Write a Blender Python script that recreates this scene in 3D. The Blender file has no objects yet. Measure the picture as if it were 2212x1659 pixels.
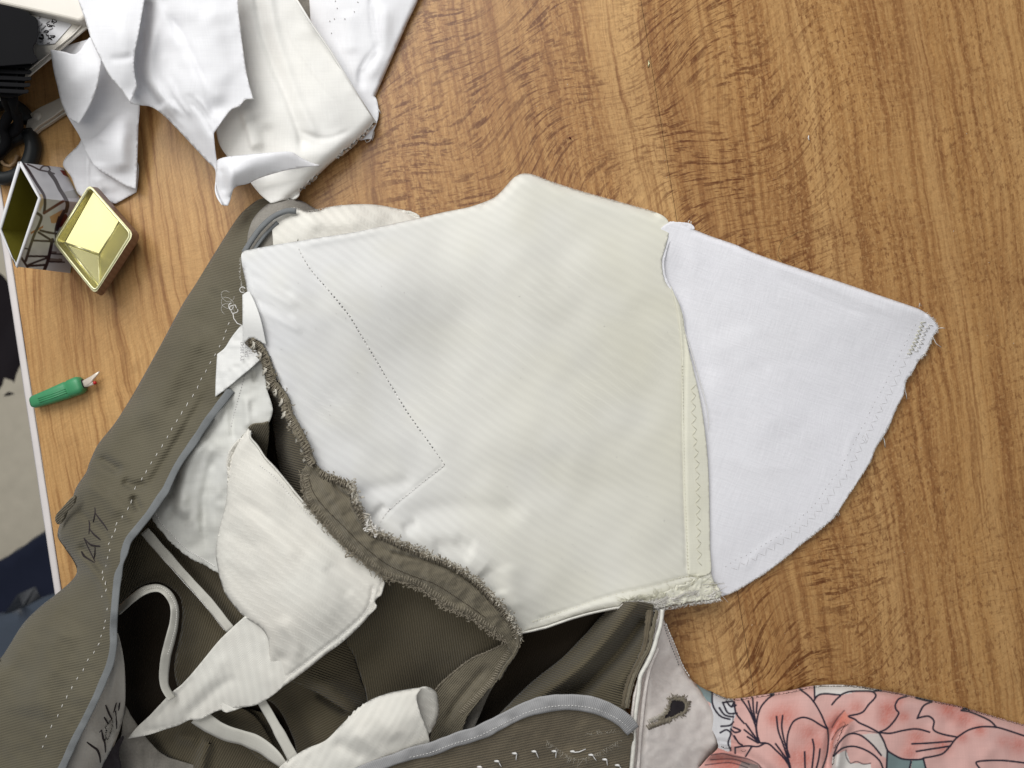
import bpy, math, random
import numpy as np
from mathutils import Vector
from mathutils.geometry import delaunay_2d_cdt
random.seed(7); rng = np.random.default_rng(7)
SC = bpy.context.scene; COL = SC.collection

# ---------------------------------------------------------------- camera, world, lamps, exposure
S = 0.58/2212.0          # metres on the table per traced unit
H = 0.45                 # camera height above the table
cam = bpy.data.cameras.new('camera'); co = bpy.data.objects.new('camera', cam); COL.objects.link(co)
co.location = (0, 0, H); cam.sensor_width = 36; cam.lens = 36*H/0.58
cam.clip_start = 0.01; cam.clip_end = 20
cam.dof.use_dof = True; cam.dof.focus_distance = 0.43; cam.dof.aperture_fstop = 9
SC.camera = co
w = bpy.data.worlds.new('World'); SC.world = w; w.use_nodes = True
w.node_tree.nodes['Background'].inputs[0].default_value = (0.92, 0.95, 1.0, 1)
w.node_tree.nodes['Background'].inputs[1].default_value = 0.20
def area(name, loc, size, sizey, power, col, target=(0, 0, 0)):
    l = bpy.data.lights.new(name, 'AREA'); l.shape = 'RECTANGLE'; l.size = size; l.size_y = sizey
    l.energy = power; l.color = col
    o = bpy.data.objects.new(name, l); COL.objects.link(o); o.location = loc
    o.rotation_euler = (Vector(target)-Vector(loc)).to_track_quat('-Z', 'Y').to_euler()
area('window_light', (-0.38, 0.74, 0.84), 0.85, 0.75, 13.0, (1.0, 0.99, 0.97), (-0.02, 0.10, 0))
area('ceiling_lamp', (-0.14, -0.02, 1.42), 0.8, 0.6, 4.6, (1.0, 0.965, 0.90), (-0.14, 0.0, 0))
SC.view_settings.view_transform = 'Standard'; SC.view_settings.look = 'None'
SC.view_settings.exposure = 0.0; SC.view_settings.gamma = 1.0

# ---------------------------------------------------------------- helpers
def at(u, v, z):          # traced point at height z (mm) -> world (m)
    z = z*0.001; f = 1-z/H
    return ((u-1106)*S*f, (829.5-v)*S*f, z)
def tag(o, label=None, cat=None, group=None, kind=None):
    if label: o['label'] = label
    if cat: o['category'] = cat
    if group: o['group'] = group
    if kind: o['kind'] = kind
    return o
def thing(name, label, cat, loc=(0, 0, 0)):
    o = bpy.data.objects.new(name, None); COL.objects.link(o); o.location = loc
    o.empty_display_size = 0.01
    return tag(o, label, cat)
bpy_update = []
def link(name, me, mat, parent=None, smooth=True, kind=None):
    if mat: me.materials.append(mat)
    if smooth: me.polygons.foreach_set('use_smooth', [True]*len(me.polygons))
    o = bpy.data.objects.new(name, me); COL.objects.link(o)
    if parent is not None:
        o.parent = parent
        o.matrix_parent_inverse = parent.matrix_basis.inverted()
    if kind: o['kind'] = kind
    return o
def mesh(name, verts, faces, mat, parent=None, smooth=True, kind=None):
    me = bpy.data.meshes.new(name)
    me.from_pydata([tuple(map(float, p)) for p in verts], [], [tuple(int(i) for i in f) for f in faces]); me.update()
    return link(name, me, mat, parent, smooth, kind)
def curve(pts, step=6, closed=False):
    """Catmull-Rom through (u,v[,...]) points; a last element 's' marks a sharp corner."""
    P = []; sharp = []
    for p in pts:
        sharp.append(p[-1] == 's'); P.append([float(x) for x in p if x != 's'])
    P = np.array(P); n = len(P); out = []
    segs = n if closed else n-1
    for i in range(segs):
        a, b = P[i], P[(i+1) % n]
        pa = P[(i-1) % n] if (closed or i > 0) else a
        pb = P[(i+2) % n] if (closed or i+2 < n) else b
        if sharp[i]: pa = a
        if sharp[(i+1) % n]: pb = b
        L = np.hypot(*(b-a)[:2]); k = max(1, int(math.ceil(L/step)))
        t1 = (b-pa)*0.5; t2 = (pb-a)*0.5
        la, lb = np.hypot(*(a-pa)[:2]), np.hypot(*(pb-b)[:2])
        if la > 1e-6: t1 = t1*min(1.0, 2*L/(la+L))
        if lb > 1e-6: t2 = t2*min(1.0, 2*L/(lb+L))
        for j in range(k):
            t = j/k; h = t*t; c = h*t
            out.append((2*c-3*h+1)*a + (c-2*h+t)*t1 + (-2*c+3*h)*b + (c-h)*t2)
    if not closed: out.append(P[-1])
    return np.array(out)
def seg_dist(U, V, pl):
    """distance, signed side, arclength fraction of points to polyline"""
    pl = np.asarray(pl, float)[:, :2]
    best = np.full(U.shape, 1e9); side = np.zeros(U.shape); frac = np.zeros(U.shape)
    d = np.diff(pl, axis=0); L = np.hypot(d[:, 0], d[:, 1]); tot = max(L.sum(), 1e-9); acc = 0
    for i in range(len(d)):
        if L[i] < 1e-9: continue
        px, py = U-pl[i, 0], V-pl[i, 1]
        t = np.clip((px*d[i, 0]+py*d[i, 1])/L[i]**2, 0, 1)
        qx, qy = px-t*d[i, 0], py-t*d[i, 1]
        dd = np.hypot(qx, qy); m = dd < best
        best[m] = dd[m]; side[m] = np.sign(d[i, 0]*py-d[i, 1]*px)[m]; frac[m] = ((acc+t*L[i])/tot)[m]
        acc += L[i]
    return best, side, frac
_lat = rng.random((64, 64))
def vnoise(x, y):
    xi = np.floor(x).astype(int); yi = np.floor(y).astype(int); fx = x-xi; fy = y-yi
    fx = fx*fx*(3-2*fx); fy = fy*fy*(3-2*fy)
    g = lambda a, b: _lat[a % 64, b % 64]
    return ((g(xi, yi)*(1-fx)+g(xi+1, yi)*fx)*(1-fy)+(g(xi, yi+1)*(1-fx)+g(xi+1, yi+1)*fx)*fy)*2-1
def inside(U, V, poly):
    c = np.zeros(U.shape, bool); n = len(poly); j = n-1
    for i in range(n):
        xi, yi = poly[i][:2]; xj, yj = poly[j][:2]
        if yi != yj:
            m = ((yi > V) != (yj > V)) & (U < (xj-xi)*(V-yi)/(yj-yi)+xi); c ^= m
        j = i
    return c

class Field:
    """height (mm) over the traced plane: smooth interpolation of control heights + folds + soft noise + edge rolls"""
    def __init__(s, ctrl, folds=(), noise=(0, 60), rolls=(), zmin=0.4, seed=0):
        c = np.array(ctrl, float).reshape(-1, 3); s.c = c; s.folds = folds; s.noise = noise; s.rolls = rolls; s.zmin = zmin; s.seed = seed
        s.fp = [curve([tuple(p) for p in f[0]], 12) for f in folds]; s.rp = [curve([tuple(p) for p in r[0]], 10) for r in rolls]
        if len(c) == 1: s.w = None; s.b = c[0, 2]
        else:
            D = np.hypot(c[:, None, 0]-c[None, :, 0], c[:, None, 1]-c[None, :, 1]); K = np.sqrt(D*D+55**2)
            n = len(c); A = np.zeros((n+1, n+1)); A[:n, :n] = K+np.eye(n)*-0.5; A[:n, n] = 1; A[n, :n] = 1
            r = np.zeros(n+1); r[:n] = c[:, 2]; x = np.linalg.solve(A, r); s.w = x[:n]; s.b = x[n]
    def __call__(s, U, V):
        U = np.atleast_1d(np.asarray(U, float)); V = np.atleast_1d(np.asarray(V, float))
        z = np.full(U.shape, float(s.b))
        if s.w is not None:
            for (a, b, _), w in zip(s.c, s.w): z = z + w*np.sqrt((U-a)**2+(V-b)**2+3025)
        for f, fp_ in zip(s.folds, s.fp):
            pl, wd, amp = f[0], f[1], f[2]; w2 = f[3] if len(f) > 3 else wd; tp = f[4] if len(f) > 4 else 0.2
            d, sd, t = seg_dist(U, V, fp_)
            ww = np.where(sd > 0, wd, w2)
            e = 1.0
            if tp > 0: e = np.clip(np.minimum(t, 1-t)/tp, 0, 1); e = e*e*(3-2*e)
            z = z + amp*np.exp(-(d/ww)**2)*e
        a, sc = s.noise[:2]
        if a: z = z + a*(vnoise(U/sc+s.seed*3.1, V/sc+s.seed*1.7)+0.45*vnoise(U/sc*2.3+9+s.seed, V/sc*2.3+4))
        for (pl, wd, drop), rp_ in zip(s.rolls, s.rp):
            d, _, _ = seg_dist(U, V, rp_)
            q = np.clip(1-d/wd, 0, 1); z = z - drop*(1-np.sqrt(np.maximum(0, 1-q*q*0.97)))
        return np.maximum(z, s.zmin)

def sheet(name, outline, fld, mat, parent=None, step=6.0, uvrot=0, thick=0.5, jag=0.0, jagpl=None, paint=None, warp=None, kind=None):
    O = curve(outline, min(step, 5), True)
    # drop near-duplicates
    keep = [0]
    for i in range(1, len(O)):
        if np.hypot(*(O[i]-O[keep[-1]])[:2]) > 0.8: keep.append(i)
    O = O[keep][:, :2]
    if jag:
        nrm = np.roll(O, -1, 0)-np.roll(O, 1, 0); nrm = np.stack([nrm[:, 1], -nrm[:, 0]], 1)/(np.hypot(nrm[:, 0], nrm[:, 1])[:, None]+1e-9)
        j = rng.normal(0, jag, len(O))
        if jagpl is not None:
            d, _, _ = seg_dist(O[:, 0], O[:, 1], jagpl); j = j*(d < 8)
        O = O+nrm*j[:, None]
    x0, y0 = O.min(0); x1, y1 = O.max(0); dy = step*0.866
    gy = np.arange(y0, y1, dy); gx = np.arange(x0, x1, step)
    G = np.array([(x+(step/2 if k % 2 else 0), y) for k, y in enumerate(gy) for x in gx])
    G = G+rng.uniform(-.08, .08, G.shape)*step
    m = inside(G[:, 0], G[:, 1], O); G = G[m]
    if len(G):
        d = np.full(len(G), 1e9); 
        for i in range(0, len(O)): d = np.minimum(d, (G[:, 0]-O[i, 0])**2+(G[:, 1]-O[i, 1])**2)
        G = G[d > (step*0.45)**2]
    P = [Vector(p) for p in O]+[Vector(p) for p in G]
    r = delaunay_2d_cdt(P, [], [list(range(len(O)))], 1, 1e-6)
    V2 = np.array([tuple(p) for p in r[0]]); F = r[2]
    z = fld(V2[:, 0], V2[:, 1])
    if z.mean() > -50: z = np.maximum(z, thick+0.15)
    f = 1-z*0.001/H
    X = (V2[:, 0]-1106)*S*f; Y = (829.5-V2[:, 1])*S*f
    FF = []
    for t in F:
        a, b, c = t[:3]
        if (X[b]-X[a])*(Y[c]-Y[a])-(X[c]-X[a])*(Y[b]-Y[a]) < 0: t = [a, c, b]
        FF.append(tuple(t[:3]))
    me = bpy.data.meshes.new(name); me.from_pydata(np.stack([X, Y, z*0.001], 1).tolist(), [], FF); me.update()
    uvl = me.uv_layers.new(name='UVMap'); a = math.radians(uvrot)
    lu = V2[:, 0]*S*1000; lv = -V2[:, 1]*S*1000
    if warp is not None: lu, lv = warp(lu, lv, V2[:, 0], V2[:, 1])
    ur = lu*math.cos(a)+lv*math.sin(a); vr = -lu*math.sin(a)+lv*math.cos(a)
    li = np.zeros(len(me.loops), int); me.loops.foreach_get('vertex_index', li)
    uvl.data.foreach_set('uv', np.stack([ur[li], vr[li]], 1).ravel())
    if paint is not None:
        ca = me.color_attributes.new('print', 'FLOAT_COLOR', 'POINT'); c = np.ones((len(V2), 4)); c[:, :3] = paint(V2[:, 0], V2[:, 1])
        ca.data.foreach_set('color', c.ravel())
    o = link(name, me, mat, parent, kind=kind)
    if thick:
        md = o.modifiers.new('thickness', 'SOLIDIFY'); md.thickness = thick*0.001; md.offset = -1
    return o

class MB:
    def __init__(s): s.v = []; s.f = []
    def tube(s, pts, r, n=4, cap=True):
        pts = [Vector(p) for p in pts]; base = len(s.v); k = len(pts)
        for i, p in enumerate(pts):
            d = (pts[min(i+1, k-1)]-pts[max(i-1, 0)]); d = d.normalized() if d.length > 1e-9 else Vector((1, 0, 0))
            a = d.cross(Vector((0, 0, 1))); a = a.normalized() if a.length > 1e-4 else Vector((1, 0, 0)); b = d.cross(a)
            rr = r[i] if isinstance(r, (list, tuple)) else r
            for j in range(n):
                t = 2*math.pi*j/n; s.v.append(p+(a*math.cos(t)+b*math.sin(t))*rr)
        for i in range(k-1):
            for j in range(n):
                s.f.append((base+i*n+j, base+i*n+(j+1) % n, base+(i+1)*n+(j+1) % n, base+(i+1)*n+j))
        if cap: s.f.append(tuple(base+j for j in range(n))[::-1]); s.f.append(tuple(base+(k-1)*n+j for j in range(n)))
    def build(s, name, mat, parent=None, smooth=True, kind=None):
        return mesh(name, s.v, s.f, mat, parent, smooth, kind)
def threads(name, paths, r, mat, parent, n=4, kind=None):   # paths: lists of (u,v,z mm); r mm
    b = MB()
    for p in paths: b.tube([at(*q) for q in p], r*0.001, n)
    return b.build(name, mat, parent, kind=kind)
def resample(pl, sp):
    pl = curve(pl, 3) if not isinstance(pl, np.ndarray) else pl
    d = np.r_[0, np.cumsum(np.hypot(*np.diff(pl[:, :2], axis=0).T))]; n = max(2, int(d[-1]/sp)+1)
    t = np.linspace(0, d[-1], n); return np.stack([np.interp(t, d, pl[:, k]) for k in range(pl.shape[1])], 1)
def stitches(name, path, zf, sp, ln, r, mat, parent, lift=0.25, jit=0.15, dip=True, perp=0.0):
    P = resample(path, sp); b = MB()
    for i in range(len(P)-1):
        d = P[i+1][:2]-P[i][:2]; d = d/(np.hypot(*d)+1e-9); nn = np.array([-d[1], d[0]])
        dd = d*math.cos(perp)+nn*math.sin(perp); dd = dd+rng.normal(0, jit, 2)*0.5
        a = P[i][:2]+rng.normal(0, jit, 2); m = a+dd*ln*.5; e = a+dd*ln
        q = [(a[0], a[1], float(zf(a[0], a[1])[0])-0.1), (m[0], m[1], float(zf(m[0], m[1])[0])+lift), (e[0], e[1], float(zf(e[0], e[1])[0])-0.1)]
        b.tube([at(*x) for x in q], r*0.001, 4)
    return b.build(name, mat, parent, kind='stuff')
def zigzag(name, path, zf, sp, amp, r, mat, parent, lift=0.2, off=0):
    P = resample(path, sp); b = MB(); Q = []
    for i in range(len(P)-1):
        d = P[i+1][:2]-P[i][:2]; d = d/(np.hypot(*d)+1e-9); nn = np.array([-d[1], d[0]])
        Q.append(P[i][:2]+nn*(off+(amp if i % 2 else -amp))+rng.normal(0, .4, 2))
    for a, c in zip(Q[:-1], Q[1:]):
        m = (a+c)/2
        b.tube([at(x[0], x[1], float(zf(x[0], x[1])[0])+l) for x, l in ((a, -.1), (m, lift), (c, -.1))], r*0.001, 4)
    return b.build(name, mat, parent, kind='stuff')
def ribbon(name, path, width, mat, parent=None, bulge=0.6, zf=None, lift=0.0, across=7, step=5, thick=0.5, jag=0, uvalong=True, kind=None, twist=0.0):
    """path (u,v[,z mm][,half-width scale]); width px"""
    P = resample(path, step); n = len(P); V = []; F = []; uv = []; acc = 0
    sd_ = rng.uniform(0, 50)
    for i in range(n):
        wb_ = 1+0.10*float(vnoise(np.array([i*step/26+sd_]), np.array([3.3]))[0]); zb_ = 0.35*float(vnoise(np.array([i*step/17+sd_]), np.array([8.1]))[0]) if thick < 2 else 0
        d = P[min(i+1, n-1)][:2]-P[max(i-1, 0)][:2]; d = d/(np.hypot(*d)+1e-9); nn = np.array([-d[1], d[0]])
        if i: acc += np.hypot(*(P[i][:2]-P[i-1][:2]))*S*1000
        wsc = P[i][3] if P.shape[1] > 3 else 1.0
        for k in range(across):
            t = k/(across-1)*2-1; o = t*width*0.5*wsc*wb_
            if jag and k in (0, across-1): o += rng.normal(0, jag)
            q = P[i][:2]+nn*o
            z0 = float(zf(q[0], q[1])[0]) if zf is not None else P[i][2]
            z = z0+lift+zb_*(1+t)+bulge*math.sqrt(max(0, 1-t*t*0.98))+twist*t
            V.append(at(q[0], q[1], z)); uv.append((acc, t*width*wsc*.5*S*1000))
    for i in range(n-1):
        for k in range(across-1):
            a = i*across+k; F.append((a, a+across, a+across+1, a+1))
    me = bpy.data.meshes.new(name); me.from_pydata([tuple(map(float, p)) for p in V], [], F); me.update()
    if me.polygons and sum(p.normal.z for p in me.polygons) < 0: me.flip_normals()
    l = me.uv_layers.new(name='UVMap'); li = np.zeros(len(me.loops), int); me.loops.foreach_get('vertex_index', li)
    l.data.foreach_set('uv', np.array(uv)[li].ravel())
    o = link(name, me, mat, parent, kind=kind)
    if thick:
        md = o.modifiers.new('thickness', 'SOLIDIFY'); md.thickness = thick*0.001; md.offset = -1
    return o
def prism(name, poly, z0, z1, mat, parent=None, smooth=False, bevel=0, taper=False):
    """vertical-walled solid; poly traced at height z1 (mm)"""
    n = len(poly); T = [at(p[0], p[1], z1) for p in poly]; V = T+([at(p[0], p[1], z0) for p in poly] if taper else [(a, b, z0*0.001) for a, b, _ in T])
    F = [tuple(range(n))[::-1], tuple(range(n, 2*n))]+[(i, (i+1) % n, n+(i+1) % n, n+i) for i in range(n)]
    o = mesh(name, V, F, mat, parent, smooth)
    me = o.data
    import bmesh
    bm = bmesh.new(); bm.from_mesh(me); bmesh.ops.recalc_face_normals(bm, faces=bm.faces); bm.to_mesh(me); bm.free()
    if bevel:
        md = o.modifiers.new('bevel', 'BEVEL'); md.width = bevel*0.001; md.segments = 3; md.limit_method = 'ANGLE'
    return o

# ---------------------------------------------------------------- materials
class NT:
    def __init__(s, name):
        s.m = bpy.data.materials.new(name); s.m.use_nodes = True; s.t = s.m.node_tree; s.p = s.t.nodes['Principled BSDF']; s.out = s.t.nodes['Material Output']
    def n(s, typ, **k):
        x = s.t.nodes.new(typ)
        for a, b in k.items(): setattr(x, a, b)
        return x
    def l(s, a, b): s.t.links.new(a, b)
    def put(s, sock, v):
        if hasattr(v, 'is_output') or isinstance(v, bpy.types.NodeSocket): s.l(v, sock)
        else: sock.default_value = v
    def math(s, op, a, b=0.0, c=None, clamp=False):
        x = s.n('ShaderNodeMath', operation=op, use_clamp=clamp); s.put(x.inputs[0], a); s.put(x.inputs[1], b)
        if c is not None: s.put(x.inputs[2], c)
        return x.outputs[0]
    def comb(s, x=0.0, y=0.0, z=0.0):
        c = s.n('ShaderNodeCombineXYZ'); s.put(c.inputs[0], x); s.put(c.inputs[1], y); s.put(c.inputs[2], z); return c.outputs[0]
    def noise(s, vec, scale=1.0, detail=2.0, rough=0.5):
        x = s.n('ShaderNodeTexNoise'); s.l(vec, x.inputs['Vector']); x.inputs['Scale'].default_value = scale; x.inputs['Detail'].default_value = detail; x.inputs['Roughness'].default_value = rough
        return x.outputs['Fac']
    def ramp(s, fac, pts):
        r = s.n('ShaderNodeValToRGB'); s.put(r.inputs[0], fac); e = r.color_ramp.elements
        while len(e) < len(pts): e.new(0.5)
        for el, (p, c) in zip(e, pts): el.position = p; el.color = (c, c, c, 1) if not isinstance(c, tuple) else c+(1,)
        return r.outputs[0]
    def mix(s, f, a, b, mode='MIX'):
        x = s.n('ShaderNodeMix', data_type='RGBA', blend_type=mode); s.put(x.inputs[0], f)
        for i, v in ((6, a), (7, b)): s.put(x.inputs[i], v+(1,) if isinstance(v, tuple) else v)
        return x.outputs[2]
    def bump(s, h, dist, strength=1.0):
        b = s.n('ShaderNodeBump'); s.l(h, b.inputs['Height']); b.inputs['Distance'].default_value = dist; b.inputs['Strength'].default_value = strength
        s.l(b.outputs[0], s.p.inputs['Normal'])
    def scale(s, col, f):   # colour times scalar
        v = s.n('ShaderNodeVectorMath', operation='SCALE'); s.put(v.inputs[0], col+(0,) if False else col); s.put(v.inputs[3], f); return v.outputs[0]
def plain(name, col, rough=0.8, metal=0.0, spec=0.3, coat=0.0):
    t = NT(name); t.p.inputs['Base Color'].default_value = col+(1,); t.p.inputs['Roughness'].default_value = rough; t.p.inputs['Metallic'].default_value = metal
    t.p.inputs['Specular IOR Level'].default_value = spec; t.p.inputs['Coat Weight'].default_value = coat
    tc = t.n('ShaderNodeTexCoord'); f = t.noise(tc.outputs['Object'], 60, 4)
    k = t.math('MULTIPLY_ADD', f, 0.24, 0.88); c = t.n('ShaderNodeRGB'); c.outputs[0].default_value = col+(1,)
    t.l(t.scale(c.outputs[0], k), t.p.inputs['Base Color'])
    return t.m
def cloth(name, col, col2=None, weave='plain', wmm=2.4, pmm=0.8, contrast=0.04, bump=0.06, trans=0.0, blot=0.5, rough=0.9, sheen=0.15, fuzz=0.0, stain=90.0, attr=None, band=0.03, bumpy=0.0):
    t = NT(name); uv = t.n('ShaderNodeUVMap'); uv.uv_map = 'UVMap'; U = uv.outputs[0]
    sp = t.n('ShaderNodeSeparateXYZ'); t.l(U, sp.inputs[0]); X, Y = sp.outputs[0], sp.outputs[1]
    wn = t.noise(U, 0.016, 1); X = t.math('MULTIPLY_ADD', wn, 12.0, X); wn2 = t.noise(U, 0.016, 1); Y = t.math('MULTIPLY_ADD', wn2, 5.0, Y)
    colr = None
    if weave == 'herring':
        pp = t.math('PINGPONG', X, wmm); ph = t.math('MULTIPLY', t.math('MULTIPLY_ADD', pp, 1.1, Y), 2*math.pi/pmm); s_ = t.math('SINE', ph)
        cb = t.math('SINE', t.math('MULTIPLY', X, math.pi/wmm)); gn = t.noise(t.comb(t.math('MULTIPLY', X, .12), t.math('MULTIPLY', Y, .03)), 1.0, 2)
        cb = t.math('MULTIPLY', cb, t.math('MULTIPLY_ADD', gn, 1.2, 0.25))
        h = t.math('MULTIPLY_ADD', cb, 0.6, s_)
        var = t.math('MULTIPLY_ADD', s_, contrast, t.math('MULTIPLY_ADD', cb, band, 1.0))
    elif weave == 'twill':
        s_ = t.math('SINE', t.math('MULTIPLY', Y, 2*math.pi/pmm)); f2 = t.noise(t.comb(t.math('MULTIPLY', X, 1.6), t.math('MULTIPLY', Y, 1.6)), 1, 2)
        h = t.math('MULTIPLY_ADD', f2, 0.8, s_); var = t.math('MULTIPLY_ADD', s_, contrast, t.math('MULTIPLY_ADD', f2, 0.22, 0.89))
    elif weave == 'cord':
        s_ = t.math('SINE', t.math('MULTIPLY', X, 2*math.pi/pmm)); h = s_; var = t.math('MULTIPLY_ADD', s_, contrast, 1.0)
    else:
        a = t.noise(t.comb(t.math('MULTIPLY', X, 1.25), t.math('MULTIPLY', Y, 0.07)), 1, 3); b = t.noise(t.comb(t.math('MULTIPLY', X, 0.07), t.math('MULTIPLY', Y, 1.25)), 1, 3)
        h = t.math('ADD', a, b); var = t.math('MULTIPLY_ADD', h, contrast*2, 1-contrast*2)
    if fuzz:
        fz = t.noise(U, 0.9, 5, .7); var = t.math('MULTIPLY', var, t.math('MULTIPLY_ADD', fz, fuzz*2, 1-fuzz)); h = t.math('MULTIPLY_ADD', fz, 3.0, h)
    if bumpy:
        bn = t.noise(U, 0.12, 3); h = t.math('MULTIPLY_ADD', bn, bumpy, h)
    if attr:
        at_ = t.n('ShaderNodeAttribute'); at_.attribute_name = attr; base = at_.outputs['Color']
    else:
        sn = t.noise(U, 1/stain, 3, .55); k = t.ramp(sn, [(0.35, 0.0), (0.68, 1.0)]); k = t.math('MULTIPLY', k, blot)
        base = t.mix(k, col, col2 or tuple(c*0.93 for c in col))
    t.l(t.scale(base, var), t.p.inputs['Base Color'])
    t.p.inputs['Roughness'].default_value = rough; t.p.inputs['Specular IOR Level'].default_value = 0.15
    t.p.inputs['Sheen Weight'].default_value = sheen; t.p.inputs['Sheen Roughness'].default_value = 0.5
    t.bump(h, bump*0.001, 1.0)
    if trans:
        tr = t.n('ShaderNodeBsdfTranslucent'); t.l(base, tr.inputs[0]); mx = t.n('ShaderNodeMixShader'); mx.inputs[0].default_value = trans
        t.l(t.p.outputs[0], mx.inputs[1]); t.l(tr.outputs[0], mx.inputs[2]); t.l(mx.outputs[0], t.out.inputs[0])
    return t.m
def wood():
    t = NT('teak_laminate'); tc = t.n('ShaderNodeTexCoord'); mp = t.n('ShaderNodeMapping'); mp.vector_type = 'POINT'
    t.l(tc.outputs['Object'], mp.inputs[0]); mp.inputs['Rotation'].default_value = (0, 0, math.radians(-9.2)); mp.inputs['Scale'].default_value = (1000, 1000, 1000)
    sp = t.n('ShaderNodeSeparateXYZ'); t.l(mp.outputs[0], sp.inputs[0]); x, y = sp.outputs[0], sp.outputs[1]
    v = t.comb(x, y); mul = lambda a, b: t.math('MULTIPLY', a, b); mad = lambda a, b, c: t.math('MULTIPLY_ADD', a, b, c)
    w0 = t.noise(t.comb(mul(x, 0.010), mul(y, 0.0045)), 1.0, 2); w1 = t.noise(v, 0.013, 0); w2 = t.noise(v, 0.05, 3, .6)
    xs = mad(w0, 30.0, t.math('SUBTRACT', x, 15.0)); xg = mad(w2, 4.0, xs)
    # flecks lie across the grain and bend gently with the figure of the wood
    fy = mad(x, -0.36, y); fy = mad(w1, 62.0, fy); fy = mad(w2, 1.5, fy)
    f1 = t.noise(t.comb(mul(x, 0.050), mul(fy, 0.34)), 1.0, 2.5, 0.5)
    f2 = t.noise(t.comb(mul(x, 0.10), mul(fy, 0.56)), 1.0, 2.5, 0.55)
    f4 = t.noise(t.comb(mul(x, 0.20), mul(fy, 0.90)), 1.0, 3.0, 0.6)
    f3 = t.noise(t.comb(mul(x, 0.50), mul(y, 0.22)), 1.0, 3.0, 0.6)
    big = t.ramp(f1, [(0.575, 0.0), (0.605, 1.0)]); mid = t.ramp(f2, [(0.55, 0.0), (0.60, 1.0)]); sml = t.ramp(f4, [(0.54, 0.0), (0.60, 1.0)]); dots = t.ramp(f3, [(0.55, 0.0), (0.61, 1.0)])
    bn = t.math('DIVIDE', t.math('ADD', mad(w0, 12.0, t.math('SUBTRACT', x, 6.0)), 300.0), 650.0)
    zone = t.ramp(bn, [(0.0, 0.05), (0.24, 0.10), (0.33, 0.45), (0.43, 0.9), (0.50, 1.0), (0.565, 0.7), (0.60, 0.45), (0.632, 0.95), (0.69, 1.0), (0.735, 0.5), (0.80, 0.18), (1.0, 0.12)])
    zdot = t.ramp(bn, [(0.0, 0.05), (0.28, 0.15), (0.36, 0.55), (0.42, 0.9), (0.50, 0.35), (0.555, 0.9), (0.60, 0.7), (0.66, 0.4), (0.72, 0.95), (0.79, 1.0), (0.85, 0.7), (0.92, 0.8), (1.0, 0.6)])
    zlight = t.ramp(bn, [(0.0, 0.8), (0.30, 0.7), (0.38, 0.25), (0.52, 0.05), (0.575, 0.2), (0.592, 1.0), (0.622, 1.0), (0.632, 0.05), (0.675, 0.35), (0.70, 0.12), (0.74, 0.3), (0.757, 0.8), (0.775, 0.2), (0.84, 0.2), (0.855, 0.6), (0.87, 0.15), (0.93, 0.5), (1.0, 0.2)])
    pm = t.noise(t.comb(mul(x, 0.030), mul(y, 0.018)), 1.0, 3.0); pm = t.ramp(pm, [(0.34, 0.25), (0.55, 1.0)])
    s1 = t.noise(t.comb(mul(xs, 0.085), mul(y, 0.0030)), 1.0, 3.0, 0.6)
    s2 = t.noise(t.comb(mul(xg, 0.30), mul(y, 0.0075)), 1.0, 5.0, 0.64)
    s3 = t.noise(t.comb(mul(x, 1.0), mul(y, 0.07)), 1.0, 3.0, 0.6)
    c3 = t.noise(t.comb(mul(x, 0.16), mul(fy, 1.1)), 1.0, 4.0, 0.65)
    blot = t.noise(v, 0.011, 3, .6)
    base = t.mix(t.ramp(s1, [(0.34, 0.0), (0.66, 1.0)]), (0.262, 0.115, 0.036), (0.372, 0.190, 0.064))
    base = t.mix(mul(t.ramp(s2, [(0.46, 0.0), (0.60, 1.0)]), 0.70), base, (0.48, 0.275, 0.105))
    base = t.mix(mul(zlight, t.ramp(s2, [(0.34, 0.35), (0.58, 1.0)])), base, (0.56, 0.34, 0.142))
    base = t.mix(mul(t.ramp(s2, [(0.32, 1.0), (0.46, 0.0)]), 0.68), base, (0.190, 0.080, 0.028))
    base = t.mix(mul(t.ramp(blot, [(0.35, 1.0), (0.6, 0.0)]), 0.25), base, (0.20, 0.085, 0.030))
    dk = (0.130, 0.044, 0.012)
    base = t.mix(mul(mul(sml, zone), mul(pm, 0.5)), base, (0.165, 0.062, 0.018))
    base = t.mix(mul(mul(mul(dots, zdot), mad(pm, 0.75, 0.2)), 0.72), base, (0.155, 0.058, 0.018))
    base = t.mix(mul(mul(mid, zone), mul(pm, 0.74)), base, dk)
    base = t.mix(mul(mul(big, zone), mul(pm, 0.9)), base, (0.115, 0.036, 0.009))
    lt = t.noise(t.comb(mul(x, 0.55), mul(y, 0.40)), 1.0, 3.0, .6)
    base = t.mix(mul(t.ramp(lt, [(0.52, 0.0), (0.66, 1.0)]), mul(zdot, 0.55)), base, (0.52, 0.31, 0.13))
    for kx, ky, kk in ((-60.0, 118.0, 1.7), (-58.0, 160.0, 1.9)):      # knots left of the pocket
        kd = t.math('SQRT', t.math('ADD', t.math('POWER', mul(t.math('SUBTRACT', x, kx), kk), 2.0), t.math('POWER', mul(t.math('ADD', y, -ky), .45), 2.0)))
        kr = mul(t.ramp(mul(kd, 0.06), [(0.0, 1.0), (0.9, 0.0)]), mad(t.math('SINE', mul(mad(w2, 9.0, kd), 1.3)), 0.22, 0.5))
        base = t.mix(kr, base, (0.15, 0.06, 0.022))
    grn = t.noise(v, 0.8, 5, .8); fine = mad(s3, 0.40, mad(c3, 0.40, 0.60)); fine = mul(fine, mad(grn, 0.60, 0.72))
    t.l(t.scale(base, fine), t.p.inputs['Base Color']); t.p.inputs['Roughness'].default_value = 0.36; t.p.inputs['Specular IOR Level'].default_value = 0.32
    t.bump(t.math('ADD', s3, c3), 0.00004, 0.6)
    return t.m

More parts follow.
